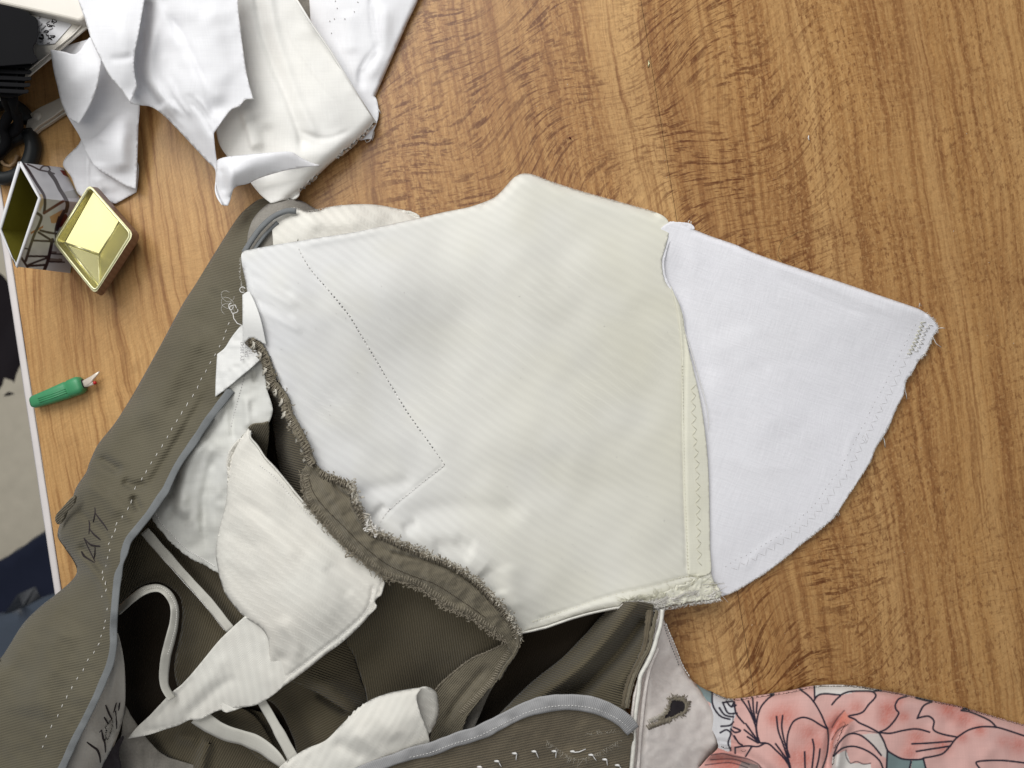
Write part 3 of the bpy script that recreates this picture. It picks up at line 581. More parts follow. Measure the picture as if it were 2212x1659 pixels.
f_fa = Field([(538, 930, 50), (500, 1000, 46), (480, 1120, 42), (470, 1220, 40), (530, 1335, 47), (575, 1400, 47), (560, 1450, 40), (500, 1530, 36), (612, 1480, 44), (730, 1390, 48), (815, 1300, 48), (825, 1245, 47), (760, 1200, 48), (657, 1090, 49), (590, 1010, 50), (620, 1200, 56), (560, 1150, 53), (700, 1300, 56), (640, 1350, 55), (560, 1040, 52)],
    folds=[([(486, 1100), (560, 1140), (650, 1220)], 15, .8), ([(492, 1070), (580, 1115), (690, 1220)], 11, -.7), ([(480, 1140), (560, 1190)], 14, -.8), ([(475, 1200), (560, 1240)], 14, .6),
           ([(590, 1060), (680, 1150), (770, 1250)], 10, -.6), ([(610, 1060), (700, 1150), (790, 1235)], 9, .5), ([(620, 1400), (600, 1450), (520, 1500)], 18, -3.0), ([(600, 1330), (640, 1400), (600, 1460)], 16, 2.0),
           ([(500, 1522), (563, 1494), (612, 1467), (657, 1435), (707, 1395), (731, 1378), (786, 1328), (800, 1300), (806, 1262)], 3.5, -1.1, None or 3.5, 0.02), ([(760, 1290), (700, 1220)], 14, -.8), ([(500, 990), (500, 1080)], 10, -.6)], noise=(.45, 60), seed=4,
    rolls=[([(536, 925), (500, 985), (488, 1086), (466, 1198), (488, 1285), (526, 1331)], 16, 6), ([(526, 1331), (563, 1356), (579, 1381), (580, 1421), (560, 1443)], 10, 3), ([(829, 1249), (811, 1299), (786, 1344), (707, 1411), (612, 1483), (526, 1527)], 6, 2)])
sheet('pocket_flap', fa, f_fa, M['bag2'], TR, step=4.5, uvrot=52, thick=1.0)
stitches('flap_hem_stitching', [(500, 1522), (563, 1494), (612, 1467), (657, 1435), (707, 1395), (731, 1378), (786, 1328), (800, 1300), (808, 1265)], f_fa, 6.0, 4.2, 0.25, M['thread'], TR)
stitches('flap_edge_stitching', [(560, 1005), (592, 1030), (640, 1085), (690, 1140), (730, 1180), (765, 1212)], f_fa, 6.0, 3.5, 0.2, M['thread'], TR)
ribbon('flap_edge_cord', [(541, 930, 49), (541, 945, 49), (556, 963, 49), (573, 989, 50), (595, 1012, 50), (627, 1051, 50), (659, 1089, 50), (689, 1121, 49.5), (726, 1163, 49), (763, 1199, 48.5), (800, 1227, 48)], 5.5, M['bag2'], TR, bulge=1.3, across=5)
# second small white bag at the bottom
f_f2 = Field([(610, 1659, 44), (700, 1610, 48), (800, 1530, 50), (900, 1490, 50), (930, 1600, 47), (800, 1640, 48), (790, 1580, 54), (890, 1550, 53), (700, 1680, 48)],
    folds=[([(720, 1600), (790, 1640)], 14, -1.6), ([(800, 1530), (860, 1600)], 18, 1.6), ([(760, 1580), (840, 1640)], 12, 1.2)], noise=(.6, 45), seed=9, rolls=[([(622, 1642), (662, 1617), (736, 1567), (798, 1513), (836, 1498), (885, 1488), (912, 1486)], 14, 3)])
sheet('pocket_flap', [(560, 1720, 's'), (602, 1660), (622, 1642), (662, 1617), (702, 1600), (736, 1567), (769, 1535), (798, 1513), (836, 1498), (885, 1488), (912, 1485, 's'), (900, 1505), (908, 1540), (925, 1586), (929, 1608), (930, 1625), (860, 1650), (780, 1680), (700, 1720, 's')], f_f2, M['bag2'], TR, step=4.5, uvrot=-30, thick=.8)
sheet('pocket_flap_back', [(898, 1494, 's'), (912, 1484.5), (930, 1485.6), (945, 1500), (949, 1540), (943, 1560), (935, 1575), (925, 1588, 's'), (908, 1545), (897, 1510)], Field([(900, 1500, 47), (945, 1500, 40), (948, 1540, 38), (925, 1585, 44)], rolls=[([(930, 1485), (945, 1500), (949, 1540), (935, 1575)], 10, 4)]), M['bag2'], TR, step=4, uvrot=70)
# seam allowance strip with overlocked edges
top_edge = [(662, 1003), (676, 1001), (690, 1012), (710, 1026), (735, 1035), (757, 1045), (766, 1060), (772, 1085), (783, 1108), (795, 1130), (806, 1146), (840, 1160), (885, 1180), (930, 1200), (962, 1212), (1000, 1232), (1035, 1258), (1062, 1285), (1085, 1310), (1103, 1335), (1116, 1355), (1121, 1375), (1121, 1395)]
low_edge = [(1112, 1415), (1100, 1405), (1094, 1388), (1071, 1372), (1044, 1355), (1007, 1330), (970, 1315), (940, 1295), (910, 1274), (873, 1259), (836, 1249), (806, 1231), (774, 1206), (746, 1183), (724, 1161), (702, 1136), (677, 1107), (662, 1087), (655, 1055), (651, 1025)]
f_s = Field([(655, 1010, 54), (680, 1060, 55), (735, 1045, 58), (760, 1110, 57), (700, 1120, 54), (806, 1150, 56), (790, 1200, 53), (900, 1200, 55), (900, 1255, 51), (1000, 1250, 52), (1000, 1310, 48), (1080, 1320, 46), (1070, 1365, 43), (1120, 1390, 38), (740, 1160, 54)],
    folds=[([(720, 1040), (732, 1062), (760, 1075), (768, 1060)], 5, -3.0), ([(752, 1050), (765, 1080), (775, 1115), (792, 1140)], 6, 3.0), ([(700, 1030), (735, 1110), (800, 1185), (900, 1235), (1000, 1285)], 16, 1.5), ([(800, 1170), (850, 1195), (930, 1215), (1010, 1255), (1080, 1325)], 4, -2.2)],
    noise=(.9, 16), seed=11, rolls=[(low_edge[3:], 7, 3)])
sheet('seam_allowance', top_edge+low_edge, f_s, M['khakiseam'], TR, step=3.5, uvrot=-58, thick=0.8, jag=1.0)
def overlock(name, path, zf, sp, half, mat, parent, lean=2.5, r=0.26, lift=0.35, off=0):
    P = resample(path, sp); b = MB()
    for i in range(1, len(P)-1):
        d = P[i+1][:2]-P[i-1][:2]; d = d/(np.hypot(*d)+1e-9); nn = np.array([-d[1], d[0]])
        a = P[i][:2]+nn*(off-half)+rng.normal(0, .5, 2); e = P[i][:2]+nn*(off+half)+d*lean+rng.normal(0, .7, 2); m = (a+e)/2
        b.tube([at(x[0], x[1], float(zf(x[0], x[1])[0])+l) for x, l in ((a, 0), (m, lift+.2), (e, lift*.4))], r*0.001, 4)
    return b.build(name, mat, parent, kind='stuff')
# upper narrow serged band
sb = [(547, 728), (556, 745), (570, 768), (581, 800), (588, 832), (603, 845), (616, 866), (622, 892), (634, 915), (650, 945), (662, 968), (668, 990), (676, 1004)]
f_sb = Field([(547, 728, 50), (580, 800, 52), (610, 860, 53), (640, 930, 55), (668, 1000, 57)], noise=(.7, 10))
ribbon('overlocked_edge', [(u, v, 0, s) for (u, v), s in zip(sb, [.7, .9, .85, 1.1, 1.15, 1, .9, .9, .9, .95, .9, .8, .9])], 22, M['khakiseam'], TR, bulge=1.4, zf=f_sb, jag=1.1, step=3)
overlock('overlock_stitching', sb, f_sb, 3.6, 9.5, M['serge'], TR, lift=1.6)
overlock('dark_stitching', sb, f_sb, 7.5, 9.0, M['sergedark'], TR, lift=1.9, lean=5, r=0.2)
threads('pale_seam_loops', [[(sb[i][0]-10+random.uniform(-2, 2), sb[i][1]+random.uniform(-8, 8), 53), (sb[i][0]-6, sb[i][1]+random.uniform(-5, 5), 55.5), (sb[i][0]-12+random.uniform(-2, 4), sb[i][1]+random.uniform(0, 12), 54)] for i in range(1, 13) for _ in range(4)], 0.42, M['sergelight'], TR, kind='stuff')
overlock('overlock_stitching', top_edge[2:22], f_s, 4.2, 7.5, M['serge'], TR, lift=.5, off=6, r=.3)
overlock('dark_stitching', top_edge[2:22], f_s, 8, 6.5, M['sergedark'], TR, lift=.7, off=7, lean=5, r=.2)
overlock('overlock_stitching', low_edge[3:], f_s, 6.0, 7.0, M['serge'], TR, lift=.4, off=8, lean=3, r=.2)
stitches('seam_line_stitching', [(668, 1035), (676, 1062), (700, 1095), (740, 1135), (780, 1175), (830, 1215), (880, 1240), (940, 1262), (1000, 1300), (1050, 1335)], f_s, 4, 3, .2, M['sergedark'], TR)
# frayed fibres both sides
def frayed(name, path, zf, sp, ln, r, mat, parent, out=1, zoff=0.0, spread=0.8):
    P = resample(path, sp); b = MB()
    for i in range(len(P)-1):
        d = P[i+1][:2]-P[i][:2]; d = d/(np.hypot(*d)+1e-9); nn = np.array([-d[1], d[0]])*out
        dr = nn+d*rng.normal(0, spread); a = P[i][:2]-nn*1.5; L = ln*rng.uniform(.3, 1.3); c = rng.normal(0, .35)
        m = a+dr*L*.5+d*c*L*.3; e = a+dr*L+d*c*L; z = float(zf(a[0], a[1])[0])+zoff
        b.tube([at(a[0], a[1], z), at(m[0], m[1], z+rng.uniform(-.2, .8)), at(e[0], e[1], z+rng.uniform(-.8, .6))], [r*0.001, r*0.001, r*0.0006], 3)
    return b.build(name, mat, parent, kind='stuff')
frayed('frayed_fibres', low_edge[2:], f_s, 1.3, 5.0, .17, M['serge'], TR, out=-1)
frayed('frayed_fibres', low_edge[2:], f_s, 1.3, 5.0, .17, M['serge'], TR, out=1)
frayed('frayed_fibres', top_edge, f_s, 1.6, 4.5, .2, M['serge'], TR, out=-1)
frayed('pale_fibres', top_edge[7:], f_s, 3.2, 5.5, .42, M['sergelight'], TR, out=-1, zoff=.4, spread=1.2)
def tangles(name, path, zf, n, r, mat, size=4.5, spread=3.5):
    P = resample(path, 1.0); b = MB()
    for _ in range(n):
        p = P[rng.integers(len(P))][:2]+rng.normal(0, spread, 2); z = float(zf(p[0], p[1])[0]); a = rng.uniform(0, 6.28); q = []
        for k in range(7):
            a += rng.normal(0, 1.1); p = p+np.array([math.cos(a), math.sin(a)])*size*.32; q.append(at(p[0], p[1], z+.3+rng.uniform(0, 1.3)))
        b.tube(q, r*.001, 4)
    return b.build(name, mat, TR, kind='stuff')
tangles('tangled_overlock', top_edge[3:], f_s, 420, .2, M['serge'])
tangles('tangled_overlock', top_edge[9:], f_s, 170, .26, M['sergelight'], 4, 2.5)
tangles('tangled_overlock', [(792, 1125), (800, 1140), (812, 1150)], f_s, 40, .3, M['fray'], 6, 5)
tangles('tangled_overlock', low_edge[2:], f_s, 380, .16, M['serge'], 5, 3)
tangles('tangled_overlock', [(755, 1042), (764, 1060), (772, 1085)], f_s, 60, .25, M['sergelight'], 5, 4)
tangles('tangled_overlock', sb, f_sb, 120, .22, M['serge'], 5, 7)
threads('loose_seam_thread', [[(747, 1183, 53), (752, 1192, 54), (746, 1200, 54), (747, 1205, 54)], [(747, 1204, 53.5), (757, 1200, 54), (765, 1199, 54)]], .35, M['serge'], TR)
threads('loose_seam_thread', [[(783, 1108, 58), (800, 1112, 60), (795, 1118, 59), (788, 1112, 58), (798, 1128, 58), (803, 1140, 57)]], .3, M['sergelight'], TR)
# seam pocket underneath (right fold of the seam)
f_s2 = Field([(1094, 1386, 34), (1116, 1392, 36), (1080, 1450, 30), (1040, 1510, 26), (1000, 1570, 22), (950, 1480, 20), (1017, 1424, 27), (960, 1560, 18)], folds=[([(1060, 1430), (985, 1520), (960, 1570)], 8, -3)], noise=(.4, 20))
le2 = [(1094, 1388), (1056, 1407), (1017, 1424), (982, 1451), (952, 1477), (941, 1490)]
sheet('seam_allowance', [(1094, 1386, 's'), (1118, 1388), (1112, 1412), (1100, 1435), (1081, 1451), (1074, 1471), (1039, 1510), (1012, 1545), (990, 1590), (950, 1620), (930, 1600), (940, 1490, 's'), (952, 1477), (982, 1451), (1017, 1424), (1056, 1407)], f_s2, M['khakiseam'], TR, step=4, uvrot=50, jag=.8)
frayed('frayed_fibres', le2, f_s2, 1.6, 4, .2, M['serge'], TR, out=1); frayed('frayed_fibres', le2, f_s2, 1.6, 3, .2, M['serge'], TR, out=-1)
overlock('overlock_stitching', [(1112, 1400), (1085, 1448), (1070, 1475), (1035, 1512), (1000, 1548)], f_s2, 5, 6.5, M['serge'], TR, off=8)
ribbon('seam_edge', [(1118, 1372, 40), (1120, 1390, 38), (1110, 1414, 36), (1090, 1442, 33), (1076, 1468, 31)], 9, M['khakiseam'], TR, bulge=1.5, jag=.8, step=3)
sheet('grey_pocket_edge', [(1070, 1475), (1056, 1500), (1030, 1560), (1010, 1600), (985, 1600), (1000, 1560), (1035, 1515)], Field([(1040, 1520, 16)]), M['greyfuzz'], TR, step=6)
# right inner leg with long soft folds
f_r = Field([(1123, 1369, 6), (1100, 1450, 4), (1040, 1540, 6), (1300, 1318, 12), (1400, 1325, 24), (1385, 1420, 28), (1350, 1500, 30), (1280, 1520, 28), (1150, 1530, 20), (1250, 1350, 7), (1180, 1400, 6)],
    folds=[([(1370, 1305), (1320, 1365), (1250, 1440), (1170, 1500), (1050, 1580)], 26, 15, 22, 0.0), ([(1395, 1330), (1340, 1405), (1270, 1480), (1215, 1530)], 14, -9, 15, .05), ([(1405, 1345), (1375, 1420), (1320, 1500)], 16, 4)], noise=(.4, 50))
sheet('leg_panel', [(1215, 1420), (1262, 1372), (1330, 1305), (1410, 1305), (1402, 1340), (1390, 1400), (1372, 1450), (1352, 1485), (1345, 1560), (1250, 1570), (1100, 1600), (980, 1640), (1010, 1600), (1060, 1560), (1140, 1480)], f_r, M['khaki'], TR, step=5, uvrot=-16)
# lower waistband at the bottom with its pale binding
f_bw = Field([(800, 1680, 46), (930, 1635, 49), (1100, 1575, 52), (1250, 1535, 53), (1340, 1560, 52), (1360, 1640, 44), (1200, 1640, 47), (1000, 1680, 45)], noise=(.9, 30), seed=12)
bwp = [(740, 1680), (781, 1659), (836, 1639), (885, 1622), (932, 1611), (982, 1592), (1032, 1577), (1081, 1553), (1131, 1528), (1180, 1514), (1230, 1510), (1280, 1516), (1317, 1530), (1349, 1550), (1368, 1572)]
sheet('waistband', [(u, v+4) for u, v in bwp]+[(1366, 1640), (1364, 1720, 's'), (720, 1720, 's')], f_bw, M['khakiworn'], TR, step=6, uvrot=12)
ribbon('binding', [(u, v+7, 0, s) for (u, v), s in zip(bwp, [.75, .75, .8, .85, .9, .95, 1.0, 1.05, 1.1, 1.1, 1.1, 1.15, 1.15, 1.1, 1.0])], 31, M['pipingl'], TR, bulge=.4, zf=f_bw, lift=1.6, across=9)
stitches('binding_stitching', [(u, v+14) for u, v in bwp[3:]], lambda a, b: f_bw(a, b)+2.15, 7.2, 4.4, .15, M['thread'], TR)
tf = dl([(410, 1650), (560, 1600), (715, 1532), (885, 1515), (1060, 1513), (1220, 1515), (1380, 1545), (1500, 1585), (1610, 1635)], 932.6, 1247.5, .248)
tft = []
for k, (u, v) in enumerate(tf):
    z = float(f_bw(u, v)[0]); sgn = 1 if k != 5 else 1
    a = random.uniform(-.5, .9)
    tft.append([(u-3, v, z+.3), (u+2, v-1, z+1.0), (u+6, v+2, z+.7), (u+7+4*a, v+8, z+.4), (u+8+8*a, v+random.uniform(10, 15), z+.15)] if k != 5 else [(u-3, v, z+.3), (u+5, v+2, z+1), (u+16, v+1, z+.6), (u+30, v-5, z+.2)])
threads('tufted_stitches', tft, .26, M['thread'], TR, kind='stuff')
threads('tufted_stitches', [[(u-3+j, v+j*.3, float(f_bw(u, v)[0])+.4), (u+3+j, v-.5+j*.5, float(f_bw(u, v)[0])+1.3), (u+7, v+2, float(f_bw(u, v)[0])+.4)] for u, v in tf for j in (0, 1.5)], .5, M['thread'], TR, kind='stuff')
frayed('lint', [(1180, 1600), (1250, 1640), (1340, 1600)], f_bw, 3, 16, .05, M['sergelight'], TR); frayed('lint', [(1260, 1590), (1350, 1580)], f_bw, 3, 12, .05, M['sergelight'], TR, out=-1)
# fly facing at the right of the trousers
fac = [(1424, 1318), (1436, 1342), (1444, 1360), (1453, 1381), (1459, 1396), (1470, 1425), (1481, 1451), (1494, 1468), (1508, 1485), (1522, 1503), (1535, 1523), (1546, 1540), (1551, 1560), (1553, 1605), (1545, 1622), (1533, 1634), (1515, 1655), (1500, 1720, 's'), (1360, 1720, 's'), (1362, 1600), (1372, 1500), (1395, 1430), (1412, 1380)]
f_fc = Field([(1430, 1330, 22), (1400, 1440, 32), (1375, 1560, 42), (1370, 1690, 40), (1450, 1450, 17), (1500, 1500, 13), (1545, 1560, 12), (1540, 1620, 14), (1460, 1540, 24), (1450, 1650, 30), (1500, 1680, 20)],
    folds=[([(1400, 1430), (1392, 1520), (1385, 1640)], 7, -2.5), ([(1440, 1420), (1470, 1450)], 12, -1.5)], noise=(.9, 26), seed=13, rolls=[(fac[:17], 14, 6)])
sheet('fly_facing', fac, f_fc, M['pinkish'], TR, step=4.5, uvrot=60, thick=1.2)
stitches('facing_stitching', [(1434, 1350), (1443, 1375), (1450, 1395), (1458, 1415), (1468, 1440)], f_fc, 6, 2.0, .3, M['hole'], TR)
stitches('facing_stitching', [(1438, 1348), (1450, 1376), (1460, 1400), (1474, 1436), (1490, 1462)], f_fc, 6, 4.6, .35, M['thread'], TR)
ribbon('fly_seam', [(1404, 1318, 31), (1400, 1350, 32), (1395, 1390, 33), (1386, 1416, 34), (1372, 1446, 35), (1360, 1474, 37), (1352, 1500, 39), (1348, 1528, 41)], 15, M['khakiworn'], TR, bulge=1.0, jag=.9, step=3)
ribbon('fly_seam', [(1419, 1318, 31), (1410, 1360, 33), (1402, 1400, 35), (1388, 1425, 36), (1374, 1455, 37), (1364, 1480, 39), (1358, 1505, 41), (1354, 1530, 43)], 10, M['khakiseam'], TR, bulge=1.0, jag=.9, step=3)
ribbon('fly_edge_tape', [(1431, 1317, 34), (1429, 1335, 35), (1426, 1354, 36), (1418, 1382, 37), (1411, 1406, 38), (1398, 1434, 39), (1384, 1460, 41), (1380, 1495, 43), (1375, 1530, 45), (1371, 1565, 47), (1369, 1610, 47), (1364, 1670, 46), (1362, 1710, 46)], 11, M['bag2'], TR, bulge=1.5, across=5)
ribbon('fly_edge_tape', [(1422, 1400, 33), (1402, 1450, 36), (1393, 1500, 39), (1386, 1560, 42), (1380, 1630, 43), (1376, 1710, 43)], 9, M['pinkish'], TR, bulge=.8, across=5)
# buttonhole
f_bh = Field([(1466, 1528, 25.5)])
zc = lambda u, v: float(f_fc(u, v)[0])
bh = dl([(100, 1075), (150, 1068), (205, 1085), (215, 1125), (205, 1160), (140, 1195), (80, 1222), (25, 1225), (60, 1180), (85, 1130)], 1426.4, 1247.5, .248)
sheet('buttonhole', bh, lambda U, V: f_fc(U, V)+0.5, M['blackfab'], TR, step=3, thick=.2)
b = MB(); C = np.array(bh).mean(0)
for ring, (r0, r1, n, jj) in enumerate(((1.02, 1.3, 190, 1.6), (1.12, 1.5, 90, 3.0))):
    O = resample(np.vstack([curve([tuple(p) for p in bh], 3, True)[:, :2], curve([tuple(p) for p in bh], 3, True)[:1, :2]]), 0.7)
    for _ in range(n):
        p = O[rng.integers(len(O))]; d = p-C; a = C+d*r0+rng.normal(0, 1, 2); e = C+d*r1+rng.normal(0, jj, 2)
        b.tube([at(a[0], a[1], zc(*a)+.7), at(*((a+e)/2), zc(*((a+e)/2))+1.3), at(e[0], e[1], zc(*e)+.3)], .00022, 3)
b.build('buttonhole_stitching', M['serge'], TR, kind='stuff')
overlock('buttonhole_stitching', [(1452, 1552), (1425, 1562), (1398, 1572)], lambda a, c: f_fc(a, c), 2.2, 6, M['serge'], TR, lift=.8, r=.25)
overlock('buttonhole_stitching', [(1448, 1530), (1425, 1548), (1400, 1560)], lambda a, c: f_fc(a, c), 2.6, 5, M['sergelight'], TR, lift=.8, r=.2)
# care label
f_lb = Field([(470, 850, 40), (470, 780, 38), (520, 720, 41), (555, 770, 45), (520, 800, 44)], noise=(.8, 22), seed=14)
sheet('care_label', [(469, 765, 's'), (485, 752), (497, 733), (508, 718), (524, 702), (540, 712), (538, 742), (550, 752), (558, 765), (561, 777), (543, 794), (518, 815), (488, 840), (465, 857, 's'), (466, 817)], f_lb, M['label'], TR, step=4, thick=.25)
f_lb2 = Field([(524, 640, 50), (550, 640, 52), (527, 735, 48), (556, 735, 52), (535, 690, 53)])
sheet('care_label', [(523.5, 637, 's'), (538, 630), (560, 680), (575, 745, 's'), (562, 738), (548, 731), (538, 731), (528, 741), (524, 748, 's'), (524, 700)], f_lb2, M['label'], TR, step=4, thick=.25)
sheet('seam_fold', [(529, 742), (536, 732), (549, 731), (564, 740), (572, 760), (566, 780), (552, 765), (540, 752)], Field([(550, 750, 44)]), M['khakiworn'], TR, step=4)
def text(name, body, u, v, z, size, rot, mat, parent):
    c = bpy.data.curves.new(name, 'FONT'); c.body = body; c.size = size*S; c.extrude = 0.00004
    t = bpy.data.objects.new('tmp', c); COL.objects.link(t); bpy.context.view_layer.update()
    me = bpy.data.meshes.new_from_object(t.evaluated_get(bpy.context.evaluated_depsgraph_get())); bpy.data.objects.remove(t)
    o = link(name, me, mat, None, smooth=False)
    from mathutils import Matrix
    o.data.transform(Matrix.Translation(at(u, v, z)) @ Matrix.Rotation(math.radians(rot), 4, 'Z'))
    if parent: o.parent = parent; o.matrix_parent_inverse = parent.matrix_basis.inverted()
    return o
text('label_text', 'TY 38543', 527, 780, 45.6, 9.5, 90, M['greyink'], TR)
text('label_text', 'DA 70555', 536, 772, 46.2, 9.5, 90, M['greyink'], TR)
text('label_text', '10', 545, 766, 46.6, 9.5, 90, M['greyink'], TR)

# back roll of the ivory bag above the main bag
f_rb = Field([(590, 490, 33), (600, 540, 34), (650, 455, 26), (700, 452, 22), (800, 445, 14), (880, 458, 8), (760, 470, 25), (680, 490, 30), (850, 480, 15), (700, 520, 29)],
    folds=[([(640, 478), (720, 472), (850, 467)], 24, 3)], noise=(.4, 35), rolls=[([(637, 450), (687, 456), (712, 447), (761, 441), (811, 442), (860, 451), (905, 471)], 16, 7)])
sheet('pocket_roll', [(588, 491), (592, 470), (608, 455), (637, 450), (662, 458), (687, 456), (712, 447), (761, 441.5), (811, 442), (860, 451), (885, 458), (908, 472), (880, 500), (760, 530), (640, 560), (595, 560), (590, 525)], f_rb, M['bag2'], TR, step=4.5, uvrot=50, thick=.8)
frayed('lint', [(600, 456), (637, 449), (662, 457), (700, 450), (740, 443)], f_rb, 1.6, 5, .06, M['fray'], TR, out=1); frayed('lint', [(520, 555), (519, 600), (530, 640)], Field([(520, 600, 40)]), 1.6, 4, .07, M['fray'], TR, out=1)
# MAIN pocket bag
bag = [(521, 552), (526, 543), (540, 539), (592, 529), (650, 519.7), (699, 511.7), (761, 502), (836, 486), (905, 471), (960, 458), (1010, 448), (1042, 438), (1067, 427), (1080, 416), (1092, 403), (1105, 388), (1117, 379), (1130, 375), (1151, 377.5), (1181, 389), (1241, 409), (1340, 437), (1414, 458), (1432, 466), (1444, 479), (1445, 503), (1439, 528), (1430, 560), (1432, 590), (1439, 612), (1459, 639), (1474, 676), (1481, 726), (1496, 790), (1512, 860), (1523, 932), (1530, 1007), (1533, 1106), (1534, 1181), (1536, 1235), (1545, 1262), (1555, 1280), (1557, 1292), (1530, 1299), (1495, 1303), (1465, 1306), (1441, 1313), (1416, 1319), (1385, 1320), (1362, 1311), (1329, 1316), (1280, 1326), (1230, 1340), (1180, 1357), (1156, 1363), (1124, 1370, 's'), (1112, 1365), (1085, 1330), (1040, 1285), (960, 1230), (850, 1185), (790, 1160), (758, 1090), (725, 1052), (690, 1015), (675, 985), (650, 935), (628, 885), (605, 835), (590, 800), (575, 765), (563, 735), (548, 690), (538, 657), (531, 612), (524, 580)]
f_bag = Field([(525, 545, 42), (540, 650, 50), (590, 780, 51), (650, 915, 50), (700, 1000, 50), (770, 1080, 50), (850, 1170, 50), (1000, 1240, 46), (1110, 1345, 36), (1130, 1365, 32),
               (1280, 1322, 24), (1400, 1312, 22), (1480, 1300, 14), (1550, 1285, 8), (1530, 1100, 6), (1520, 930, 6), (1480, 726, 7), (1435, 560, 9), (1440, 480, 8), (1340, 437, 9), (1200, 395, 12), (1130, 376, 15), (1060, 432, 17), (960, 458, 19), (836, 486, 27), (700, 511, 36), (600, 527, 40),
               (700, 700, 46), (850, 800, 34), (1000, 700, 24), (1150, 600, 19.5), (1300, 700, 14), (1300, 900, 13), (1100, 950, 25), (900, 1000, 38), (1000, 1120, 38), (1150, 1150, 28), (1300, 1150, 18), (1400, 1250, 18), (1200, 1280, 28), (850, 620, 38), (1100, 500, 20)],
    folds=[([(1140, 390), (1190, 470), (1240, 620), (1270, 760)], 46, -.6), ([(1090, 430), (1120, 540), (1180, 700)], 40, .5), ([(1170, 400), (1250, 520), (1290, 620)], 36, .4),
           ([(560, 600), (640, 740), (760, 900), (900, 1010)], 34, 1.6), ([(640, 560), (720, 700), (850, 860), (950, 985)], 26, -1.8, 30), ([(560, 690), (620, 800), (690, 900), (800, 1010)], 22, -1.3),
           ([(530, 590), (640, 640)], 9, -1.0), ([(530, 610), (650, 665)], 8, 0.9), ([(536, 640), (640, 690)], 9, -0.9), ([(540, 660), (660, 720)], 8, .8),
           ([(850, 1128), (960, 1098), (1060, 1100), (1150, 1112)], 28, -1.9, 24), ([(868, 1146), (905, 1128)], 12, -1.6), ([(880, 1170), (940, 1158), (1000, 1168)], 24, 1.0), ([(930, 1186), (985, 1180), (1030, 1190)], 26, -1.8, 20),
           ([(1000, 1212), (1035, 1212), (1060, 1240)], 20, .8), ([(1035, 1235), (1060, 1258), (1072, 1290)], 26, -1.9), ([(1095, 1215), (1104, 1265), (1114, 1325)], 22, 1.1), ([(1085, 1315), (1104, 1338)], 10, -1.2),
           ([(667, 577), (699, 615), (740, 664), (781, 726), (836, 819), (880, 891), (920, 947), (961, 1005)], 4.5, -.5, 4.5, .02), ([(961, 1005), (917, 1039), (860, 1085), (825, 1125)], 4.5, -.5, 4.5, .02), ([(760, 1090), (800, 1060), (900, 1040)], 18, -1.6), ([(800, 1130), (815, 1110), (835, 1090)], 10, -2.5),
           ([(1160, 1338), (1240, 1313), (1292, 1295), (1342, 1281), (1404, 1268), (1470, 1250), (1510, 1242)], 3.0, -1.0, 3.0, .02), ([(1200, 1335), (1300, 1305), (1400, 1290)], 8, 1.6),
           ([(1472, 650), (1480, 760), (1478, 930), (1480, 1100), (1484, 1235)], 4, -0.9, 3, .02), ([(640, 530), (700, 514), (836, 490)], 12, 1.5),
           ([(940, 520), (1050, 560), (1250, 700), (1400, 900)], 70, .8), ([(1000, 1000), (1150, 950), (1300, 1000)], 70, 1.0)],
    noise=(.8, 110), seed=15, rolls=[(bag[1:12], 14, 4), (bag[11:23], 24, 9), (bag[43:56], 7, 3), (bag[68:], 16, 5)])
def bagwarp(lu, lv, U, V):
    q = (V-800)/600.0; return lu+0.0*lu, lv+6*np.sin((U-500)/330.0)
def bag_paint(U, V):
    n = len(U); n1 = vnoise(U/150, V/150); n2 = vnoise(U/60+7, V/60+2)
    cool_light = np.clip(1.15-(U*0.86-V*0.12-300)/430, 0, 1)*0.9+0.12*n1; cool_light = np.clip(cool_light, 0, 1)[:, None]  # bluish left side: partly window light, painted into the cloth colour
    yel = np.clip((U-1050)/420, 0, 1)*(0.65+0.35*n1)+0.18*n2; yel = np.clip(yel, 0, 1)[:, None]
    c = np.tile(np.array([0.735, 0.727, 0.672]), (n, 1)); c = c*(1-cool_light)+np.array([0.672, 0.682, 0.708])*cool_light
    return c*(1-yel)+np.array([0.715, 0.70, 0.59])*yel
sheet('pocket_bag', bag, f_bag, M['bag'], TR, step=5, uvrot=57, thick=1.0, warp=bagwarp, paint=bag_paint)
# cream tape on the bag's right edge
tape = [(1449, 618), (1458, 638), (1474, 676), (1481, 726), (1496, 790), (1512, 860), (1523, 932), (1530, 1007), (1533, 1106), (1534, 1181), (1536, 1235), (1520, 1244), (1500, 1246), (1487, 1240), (1483, 1180), (1478, 1100), (1476, 1007), (1474, 932), (1474, 860), (1474, 790), (1470, 726), (1464, 676)]
f_tp = lambda U, V: f_bag(U, V)+0.55
sheet('edge_tape', tape, f_tp, M['facing'], TR, step=4, thick=.4)
zigzag('tape_stitching', [(1497, 830), (1500, 930), (1506, 1007), (1508, 1106), (1510, 1181), (1512, 1235)], f_tp, 12, 5.5, .16, M['creamthread'], TR, lift=.35)
stitches('tape_stitching', [(1474, 790), (1477, 932), (1479, 1050), (1484, 1160), (1487, 1235)], f_tp, 7, 2.0, .28, M['creamthread'], TR)
